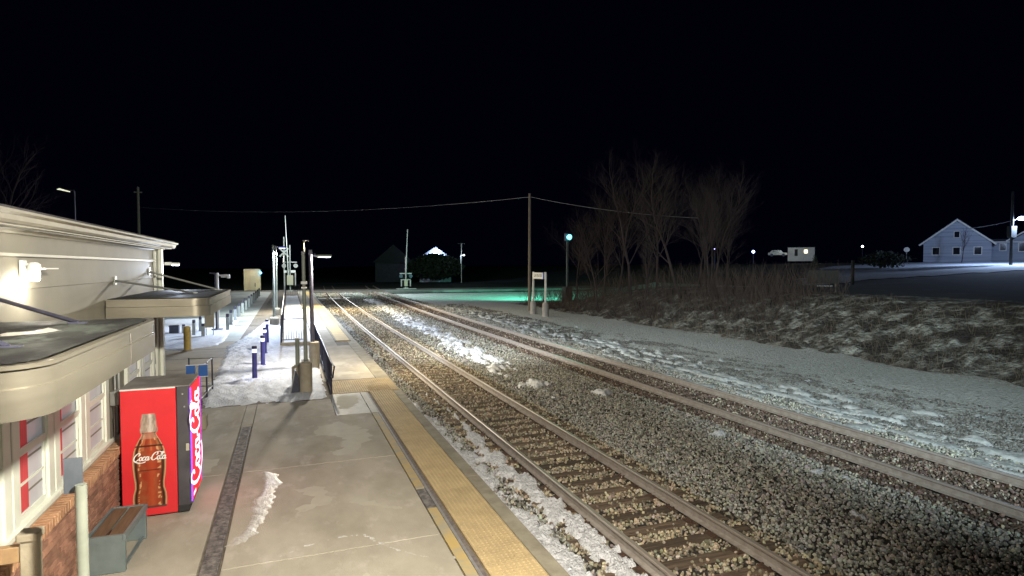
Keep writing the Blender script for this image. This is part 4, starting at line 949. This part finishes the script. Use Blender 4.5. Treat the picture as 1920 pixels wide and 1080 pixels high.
up = thing('utility_pole', 'tall wooden utility pole carrying the wire beside the name sign', 'utility pole', (20.4, 49.0, -.55))
wood_m = mat('pole_wood', (.20, .17, .14), (.13, .11, .09), 4, .9, stretch=(5, 5, .6))
q = MB(); q.tube((0, 0, 0), (0, 0, 10.6), .15, .11, n=12); q.build('pole', wood_m, up)
q = MB(); q.tube((0, -.1, 10.25), (0, -.22, 10.25), .04, n=8); q.sphere((0, -.22, 10.3), .06, 8); q.build('insulator', dsteel_m, up)
def wire(a, b_, sag, label, r=.022):
    q = MB(); a = Vector(a); b_ = Vector(b_); P = [a.lerp(b_, t/24) - Vector((0, 0, sag*4*(t/24)*(1-t/24))) for t in range(25)]
    for p, q_ in zip(P[:-1], P[1:]): q.tube(p, q_, r, n=5, cap=False)
    return tag(q.build('overhead_wire', mat('wire', (.26, .26, .27))), label, 'wire')
wire((20.4, 48.8, 9.7), (-16, 80, 10.4), .9, 'overhead wire spanning left from the utility pole across the tracks')
wire((20.4, 48.8, 9.7), (32, 40.3, 7.5), .3, 'overhead wire dropping right from the utility pole to the trees')
lpole = thing('utility_pole', 'lone pole standing dark behind the station roof', 'utility pole', (-23.7, 116.5, 0)); q = MB(); q.tube((0, 0, 0), (0, 0, 17), .26, .2, n=10); q.build('pole', wood_m, lpole); q = MB(); q.box(-.6, .6, -.1, .1, 16.0, 16.2); q.build('cross_arm', wood_m, lpole)
fl = thing('distant_lamp', 'distant street lamp glimmering above the station roof', 'street lamp', (-21.3, 72.6, 0)); q = MB(); q.tube((.9, 0, 0), (.9, 0, 11.2), .1, .07, n=8); q.build('pole', dsteel_m, fl)
q = MB(); q.box(-.3, .9, -.08, .08, 11.22, 11.3); q.build('arm', dsteel_m, fl); q = MB(); q.prism([(-.55, 11.30), (.45, 11.10), (.50, 11.17), (-.3, 11.42)], 'y', -.2, .2); q.build('lens', mat('distant_lens', (1, 1, .8), emit=(.75, .75, .55), estr=1.0), fl)

# ------------------------------------------------------------------ trees and brush
bark_m = mat('bark', (.040, .025, .024), (.022, .016, .016), 3, .9, bump=.3, bscale=10)
def tree(x, y_, h, label, seed, lean=0.0, spread=.5, dens=1.0, kind='bare_tree', levels=5):
    rd_ = random.Random(seed); z0 = float(terrain(np.array([x]), np.array([y_]))[0]) - .1
    t = thing(kind, label, 'tree', (x, y_, z0), 0, 'bare trees on the bank'); tr = MB(); br = MB()
    def grow(p, d, L_, r, lv, mb):
        n = 4 if lv < 2 else 3
        seg = 4 if lv < 2 else 3
        for s_ in range(seg):
            d = (d + Vector((rd_.uniform(-1, 1), rd_.uniform(-1, 1), rd_.uniform(-.3, .6)))*(.13 + .07*lv)).normalized()
            q_ = p + d*L_/seg; r2 = r*(1 - .55/seg); mb.tube(p, q_, r, r2, n=6 if lv == 0 else (4 if lv < 3 else 3), cap=False)
            if lv < levels and (lv > 0 or s_ > 0):
                for _ in range(2 if rd_.random() < .8*dens else 1):
                    ax = d.orthogonal().normalized(); ax.rotate(Matrix.Rotation(rd_.uniform(0, 6.28), 3, d)); dd = (d*rd_.uniform(.7, 1.1) + ax*spread*1.25*rd_.uniform(.5, 1.5) + Vector((0, 0, .12))).normalized()
                    grow(q_, dd, L_*rd_.uniform(.40, .68), r2*rd_.uniform(.4, .6), lv + 1, br)
            p, r = q_, r2
        if lv < levels: grow(p, d, L_*.55, r, lv + 1, br)
    grow(Vector((0, 0, 0)), Vector((lean, 0, 1)).normalized(), h*.62, h*.012 + .02, 0, tr)
    tr.build('trunk', bark_m, t); me = bpy.data.meshes.new('branches'); me.from_pydata(br.v, [], br.f); me.materials.append(bark_m); link('branches', me, t)
rnd_lean = [.05, -.12, .04, .1, -.06, .08]
tree(26.6, 42.0, 9.8, 'tallest bare tree at the left end of the wood, with a dense twiggy crown', 3, .0, .5)
tree(31.8, 38.2, 8.3, 'forked bare tree with pale upright stems in the middle of the bank', 5, -.03, .38)
tree(27.5, 36.5, 9.0, 'bare tree leaning left between the tallest and the forked tree', 8, -.28, .45)
tree(29.5, 42.5, 8.4, 'thin bare tree standing behind the leaning one', 12, .05, .5)
tree(23.9, 42.5, 6.4, 'low spreading bare tree at the left edge of the brush', 14, -.1, .6)
tree(33.5, 38.5, 5.2, 'slender bare tree right of the forked one', 17, .1, .4)
for k, (x, y_, h, l) in enumerate([(24.8, 37.2, 5.2, 'short thin sapling at the very front of the brush'), (28.6, 34.6, 6.2, 'thin sapling in front of the leaning tree'), (30.4, 36.4, 7.0, 'narrow upright young tree just left of the forked one'), (28.2, 46.5, 8.0, 'narrow tree deep in the wood behind the tallest one'), (32.6, 40.6, 7.4, 'narrow upright tree close behind the forked one'), (26.0, 45.5, 7.2, 'narrow tree left of the tallest one, set back')]):
    tree(x, y_, h, l, 60 + k, rnd_lean[k], .28, .9)
tree(27.0, 52.5, 7.5, 'small bare tree catching green light behind the signal mast', 29, .0, .55)
tree(35.0, 43.0, 8.0, 'tall faint bare tree at the back of the wood', 31, -.06, .42)
tree(-15.5, 40, 9.0, 'bare treetop rising faintly behind the station roof at the left edge', 41, 0, .5, 1.0, 'bare_tree', 4)
tree(111, 68.5, 5.6, 'pale trunked yard tree in front of the gabled house', 37, 0, .35, .8, 'yard_tree', 3)
def brush(name, n, xf, label, hmin, hmax, m):
    q = MB(); rr = random.Random(n)
    for _ in range(n):
        x, y_ = xf(rr); z = float(bz1(x, y_)) - .05
        h = rr.uniform(hmin, hmax); p = Vector((x, y_, z)); d = Vector((rr.uniform(-.55, .55), rr.uniform(-.55, .55), 1)).normalized()
        a = p + d*h*.55; d2 = (d + Vector((rr.uniform(-.35, .35), rr.uniform(-.35, .35), 0))).normalized(); b_ = a + d2*h*.45
        r = .004 + .0035*h; q.tube(p, a, r, r*.7, n=3, cap=False); q.tube(a, b_, r*.7, r*.2, n=3, cap=False)
        if rr.random() < .6: q.tube(a, a + (d + Vector((rr.uniform(-.8, .8), rr.uniform(-.8, .8), .2)))*h*.25, r*.5, r*.15, n=3, cap=False)
    me = bpy.data.meshes.new(name); me.from_pydata(q.v, [], q.f); me.materials.append(m); return tag(link(name, me), label, 'brush', kind='stuff')
def bz1(x, y_): return bankz(np.array([[x]]), np.array([[y_]]))[0][0]
brush_m = mat('brush_stems', (.062, .042, .034), (.03, .022, .02), 2, .9)
brush('brush', 5600, lambda r: ((lambda y_: (r.uniform(22.6 + 2.5*(y_ < 34), 31), y_))(r.uniform(25, 58))), 'leafless brown brush covering the bank and the foot of the wood', .3, 2.4, brush_m)
brush('brush_low', 3400, lambda r: (22.3 + 6.5*r.random()**1.4, r.uniform(8, 36)), 'low dead weeds sticking out of the snow bank', .12, .6, mat('weed_stems', (.17, .13, .09), (.09, .07, .05), 2, .9))
# dark evergreen masses: shrub by the signs, bushes near the far house
ever_m = mat('evergreen', (.012, .02, .012), (.03, .04, .025), 3, .9)
def bush(x, y_, z, r, h, n, label, name='dark_bush', cone=False):
    q = MB(); rr = random.Random(int(x*10))
    for _ in range(n):
        t = rr.random(); a = rr.uniform(0, 6.28); rad = r*(1 - t if cone else math.sqrt(max(0.02, 1 - (2*t-1)**2)))*rr.uniform(.5, 1.05)
        p = Vector((x + rad*math.cos(a), y_ + rad*math.sin(a), z + h*t)); s_ = r*.14
        d1 = Vector((rr.uniform(-1, 1), rr.uniform(-1, 1), rr.uniform(-1, 1))).normalized()*s_; d2 = Vector((rr.uniform(-1, 1), rr.uniform(-1, 1), rr.uniform(-1, 1))).normalized()*s_
        q.add([p, p + d1, p + d1*.6 + d2], [(0, 1, 2)])
    me = bpy.data.meshes.new('foliage'); me.from_pydata(q.v, [], q.f); me.materials.append(ever_m); t = thing(name, label, 'bush'); link('foliage', me, t)
    k = MB(); k.tube((x, y_, z - .3), (x, y_, z + h*.6), r*.06, n=6); k.build('trunk', bark_m, t)
bush(50.4, 45.1, 1.9, .9, 2.7, 700, 'dark cone shaped evergreen behind the dark box sign', 'dark_evergreen', True)
bush(33.6, 141, 1.0, 6.5, 4.9, 4200, 'dark bush hiding the lower half of the lit gable')
bush(88.5, 66.0, 3.6, 3.5, 2.0, 600, 'low dark hedge left of the gabled house')
bush(99.5, 48.0, 2.9, 3.2, 2.4, 600, 'dark rounded bush at the foot of the street lamp')

# ------------------------------------------------------------------ far buildings and lamps
hw = mat('house_siding', (.42, .46, .55), (.28, .32, .42), .8, .7, stretch=(.1, .1, 6))
hroof = mat('house_roof', (.045, .045, .05), (.03, .03, .035), 2, .9)
wdark = mat('dark_pane', (.01, .012, .02), rough=.1)
hd_ = thing('gabled_house', 'large pale gabled house with porch on the snowy rise at far right', 'house', (119.5, 74.7, 4.95), R(-58))
q = MB(); q.box(-5.2, 5.2, 0, 9, -.8, 3.0); q.prism([(-5.2, 3.0), (5.2, 3.0), (0, 7.2)], 'y', 0, 9); q.build('wall', hw, hd_)
q = MB(); q.prism([(-6.0, 2.75), (-5.6, 2.6), (0, 7.25), (5.6, 2.6), (6.0, 2.75), (0, 7.75)], 'y', -.5, 9.5); q.build('roof', hroof, hd_)
q = MB(); q.prism([(-6.0, 2.75), (-5.75, 2.55), (0, 7.2), (0, 7.6)], 'y', -.62, -.52); q.prism([(6.0, 2.75), (5.75, 2.55), (0, 7.2), (0, 7.6)], 'y', -.62, -.52); q.build('bargeboard', white_m, hd_)
for x in (-3.2, 0, 3.2):
    q = MB(); q.box(x - .65, x + .65, -.06, -.01, .7, 2.3); o = q.build('window', white_m, hd_); q = MB(); q.box(x - .5, x + .5, -.09, -.062, .85, 2.15); q.build('pane', wdark, o)
q = MB(); q.box(-.5, .5, -.06, -.01, 4.0, 5.3); o = q.build('window', white_m, hd_); q = MB(); q.box(-.38, .38, -.09, -.062, 4.1, 5.2); q.build('pane', wdark, o)
h2 = thing('porch_house', 'white house with a front gable and dark porch, cut off by the right frame edge', 'house', (128, 66.5, 4.95), R(-60))
q = MB(); q.box(-9, 6, 0, 8, -.8, 3.3); q.prism([(-3.5, 3.3), (6, 3.3), (1.25, 6.6)], 'y', 0, 8); q.build('wall', hw, h2)
q = MB(); q.prism([(-4.1, 3.15), (1.25, 6.75), (6.6, 3.15), (6.6, 3.4), (1.25, 7.1), (-4.1, 3.4)], 'y', -.6, 8.3); q.box(-9.3, -3.8, -.4, 8.3, 3.32, 3.7); q.build('roof', hroof, h2)
q = MB(); q.prism([(-4.1, 3.10), (1.25, 6.7), (1.25, 6.98), (-4.1, 3.4)], 'y', -.7, -.61); q.prism([(6.6, 3.10), (1.25, 6.7), (1.25, 6.98), (6.6, 3.4)], 'y', -.7, -.61); q.box(-9.3, 6.6, -.72, -.61, 3.0, 3.2); q.build('fascia', white_m, h2)
for x0, x1, z0, z1 in ((-2.2, 1.5, 1.4, 2.9), (2.4, 5.2, .9, 2.8), (-4.9, -4.1, 1.6, 2.8)):
    q = MB(); q.box(x0 - .15, x1 + .15, -.05, -.01, z0 - .15, z1 + .15); o = q.build('window', white_m, h2); q = MB(); q.box(x0, x1, -.08, -.052, z0, z1); q.build('pane', wdark, o)
for x in (-3.4, -.3+2.1, 5.9):
    q = MB(); q.box(x - .12, x + .12, -.6, -.36, -.6, 3.0); q.build('porch_post', white_m, h2)
sl = thing('street_lamp', 'street lamp on a dark pole glaring blue-white at the right frame edge', 'street lamp', (98.0, 53.8, 3.7))
q = MB(); q.tube((0, 0, 0), (0, 0, 10.6), .22, .15, n=10); q.box(-.6, .6, -.3, .3, 4.0, 5.6); q.build('pole', mat('pole_dark', (.03, .032, .03)), sl)
q = MB(); q.tube((0, 0, 6.4), (1.3, -.6, 6.9), .06, n=6); q.build('arm', steel_m, sl); q = MB(); q.sphere((1.1, -.6, 6.72), .48, 12, sz=.6); q.build('lens', mat('street_lens', (1, 1, 1), emit=(.45, .55, 1), estr=20), sl)
lamp('street_lamp_light', (99.4, 53.0, 10.0), 6500, (.50, .66, 1.0), .3)
lamp('house_fill_light', (102.0, 60.0, 9.0), 900, (.50, .66, 1.0), .3)  # extra fill away from the lamp, added to lift the houses
wire((98, 53.8, 10.1), (94, 57.0, 9.1), .1, 'pale guy wire sloping down left from the street lamp pole', .05)
gable = thing('lit_gable_house', 'distant house with a blue-white lit gable above dark bushes', 'house', (35.4, 148, -.5), R(-13))
q = MB(); q.box(-4.0, 4.0, 0, 8, 0, 5.9); q.prism([(-4.0, 5.9), (4.0, 5.9), (0, 8.6)], 'y', 0, 8); q.build('wall', mat('gable_siding', (.6, .62, .68), (.5, .52, .58), 2, .6), gable)
q = MB(); q.prism([(-4.9, 5.35), (0, 8.65), (4.9, 5.35), (4.9, 5.75), (0, 9.05), (-4.9, 5.75)], 'y', -.6, 8.5); q.build('roof', mat('gable_roof', (.3, .3, .32), (.2, .2, .22), 2, .8), gable)
lamp('gable_lamp', (35.2, 146.2, 6.6), 1500, (.45, .6, 1.0), .1)
dg = thing('dark_house', 'dim dark roofed house left of the lit gable', 'house', (25.0, 150, -.5), R(-10)); q = MB(); q.box(-4.5, 4.5, 0, 8, 0, 5.2); q.build('wall', hroof, dg)
q = MB(); q.prism([(-5.2, 5.0), (0, 9.6), (5.2, 5.0)], 'y', -.3, 8.3); q.build('roof', mat('dim_roof', (.02, .02, .02), (.015, .015, .015), 1, .9), dg)
wt = thing('yard_lamp', 'yard lamp on a pole under a shallow dish, right of the lit gable', 'street lamp', (38.7, 135.3, -.4)); q = MB(); q.tube((0, 0, 0), (0, 0, 9.3), .12, n=8); q.build('pole', steel_m, wt)
q = MB(); q.lathe([(.9, 9.3), (.3, 9.55), (.05, 9.6)], (0, 0), 14); q.build('dish', steel_m, wt); q = MB(); q.sphere((.55, -.3, 6.6), .2, 8); q.box(.1, .5, -.35, -.25, 6.5, 6.6); q.build('lens', mat('yard_lens', (1, 1, 1), emit=(.8, .9, 1), estr=5), wt)
q = MB(); q.box(-.35, -.1, -.3, -.2, 4.6, 6.6); q.build('panel', white_m, wt); lamp('yard_lamp_light', (39.2, 134.0, 6.6), 160, (.7, .8, 1), .1)
mh = thing('mobile_home', 'small white flat roofed building with a lit yellow window far across the field', 'building', (116.5, 108.0, 6.3), R(-46)); mh.scale = (.75, .75, .75)
z0 = 0
q = MB(); q.box(-4.2, 3.6, 0, 4, -2, 2.4); q.build('wall', white_m, mh); q = MB(); q.box(-4.4, 3.8, -.2, 4.2, 2.4, 2.6); q.build('roof', hroof, mh)
q = MB(); q.box(.6, 1.5, -.06, -.01, .6, 1.6); q.build('window', mat('lit_window', (1, .9, .6), emit=(1, .85, .5), estr=4), mh); q = MB(); q.box(-2.2, -1.3, -.06, -.01, -.3, 1.8); q.build('door', hroof, mh)
lamp('mobile_home_lamp', (110.5, 105.3, 8.4), 110, (1, .95, .85), .2)
cr = thing('parked_car', 'small pale parked car left of the flat roofed building', 'car', (110.6, 109.8, 5.9), R(-45))
q = MB(); q.prism([(-2.1, .35), (2.1, .35), (2.1, .85), (1.2, .95), (.7, 1.5), (-1.2, 1.5), (-1.8, .95), (-2.1, .9)], 'y', -.85, .85); q.build('body', white_m, cr)
for x in (-1.3, 1.3):
    q = MB(); q.tube((x, -.9, .35), (x, -.7, .35), .35, n=12); q.build('wheel', dsteel_m, cr)
q = MB(); q.prism([(-1.1, 1.0), (.95, 1.0), (.6, 1.42), (-1.0, 1.42)], 'y', -.87, -.852); q.build('side_window', wdark, cr)
def far_lamp(x, y_, z, zg, r, e, col, label, name='far_lamp'):
    t = thing(name, label, 'lamp', (x, y_, zg)); q = MB(); q.tube((0, 0, 0), (0, 0, z - zg - r), .09, n=6); q.build('pole', dsteel_m, t)
    q = MB(); q.sphere((0, 0, z - zg), r, 10); q.build('lens', mat(label[:20], (1, 1, 1), emit=col, estr=e), t)
far_lamp(96.4, 102.6, 6.76, 4, .32, 10, (.35, .5, 1), 'blue-white yard light left of the distant parked car')
far_lamp(128.1, 101.2, 8.28, 4, .26, 8, (1, .95, .85), 'warm white light alone beyond the middle of the snowy field')
far_lamp(81.6, 97.5, 7.05, 3, .14, 6, (.35, .3, 1), 'tiny violet light seen through the forked tree')
st = thing('stop_sign', 'round backed road sign on a post at the snowy road bend', 'sign', (93.6, 66.1, 4.2), R(-50))
q = MB(); q.box(-.06, .06, -.05, .05, 0, 1.7); q.build('post', steel_m, st); q = MB(); q.prism([(.42*math.cos(R(22.5 + 45*k)), 2.0 + .42*math.sin(R(22.5 + 45*k))) for k in range(8)], 'y', -.07, -.052); q.build('plate', white_m, st)
bs = thing('box_sign', 'dark board sign on legs in the black field, a pale strip below it', 'sign', (34.1, 29.8, 1.75), R(-35))
q = MB(); q.box(-.95, .95, -.05, .05, .55, 1.45); q.build('board', mat('sign_black', (.02, .022, .02)), bs)
for s_ in (-1, 1):
    q = MB(); q.box(s_*.75 - .04, s_*.75 + .04, -.04, .04, -.4, .55); q.build('leg', wood_m, bs)
q = MB(); q.box(-.45, .55, -.06, -.052, .36, .42); q.build('strip', steel_m, bs)
fp = thing('field_post', 'black wooden post standing against the lit snow', 'post', (54.0, 43.7, 1.6)); q = MB(); q.box(-.14, .14, -.1, .1, 0, 2.5); q.build('post', mat('sign_black', (.02, .022, .02)), fp)

# ------------------------------------------------------------------ mast lamp and added fill lighting (mostly unseen, behind the camera)
wall_lamp(1.2, 'added wall lamp by the camera, out of view', 60)  # unseen lamp added to light the near wall and platform
wall_lamp(-4.5, 'added farther wall lamp behind the camera, out of view', 60)  # another unseen lamp added as fill from behind
def fill_mast(x, y_, h, label, e, aim, col=WARM, spot=150, reach=0.0):  # mast with a spot, added where more light is wanted
    t = thing('fill_mast', label, 'light mast', (x, y_, 0)); q = MB(); q.tube((0, 0, 0), (0, 0, h), .06, n=12); q.build('pole', post_m, t)
    q = MB(); q.box(-.1, .4, reach - .12, reach + .12, h, h + .08); q.build('lamp_head', dsteel_m, t)
    q = MB(); q.box(-.03, .03, -.05, reach + .1, h - .06, h - .002); q.build('arm', dsteel_m, t)
    lamp('fill_mast_light', (x + .2, y_ + reach, h - .12), e, col, .1, spot, aim, .9)
fill_mast(.9, -1.2, 4.78, 'added fill light mast behind the camera, unseen', 3000, (-.4, 9.5, 0), WARM, 136, 3.0)  # unseen mast added to light the near platform and wall
fill_mast(-1.2, -9.5, 8.5, 'tall added flood mast behind the camera, unseen', 36000, (26.5, 26.0, 0), (.80, .95, .97), 34)  # unseen flood added to brighten the shoulder and bank at right
lamp('mast_head_light', (1.16, 21.0, 3.70), 750, (1.0, .94, .82), .10)
lamp('mast_warm_fill', (1.22, 20.95, 3.72), 1300, (1.0, .82, .48), .10, 110, (8.0, 18, -.4), 1.0)  # extra spot at the same lamp head, added to warm the near track
lamp('mast_side_fill', (1.20, 21.1, 3.72), 8000, (.92, .96, .92), .10, 110, (22, 36, 5.0), 1.0)  # second extra spot there, added to lift the far shoulder
fill_mast(1.25, 52, 5.6, 'added slim fill mast far down by the crossing', 6500, (6.5, 47, -.4), (1.0, .82, .5), 165)  # mast added to fill the far stretch of track
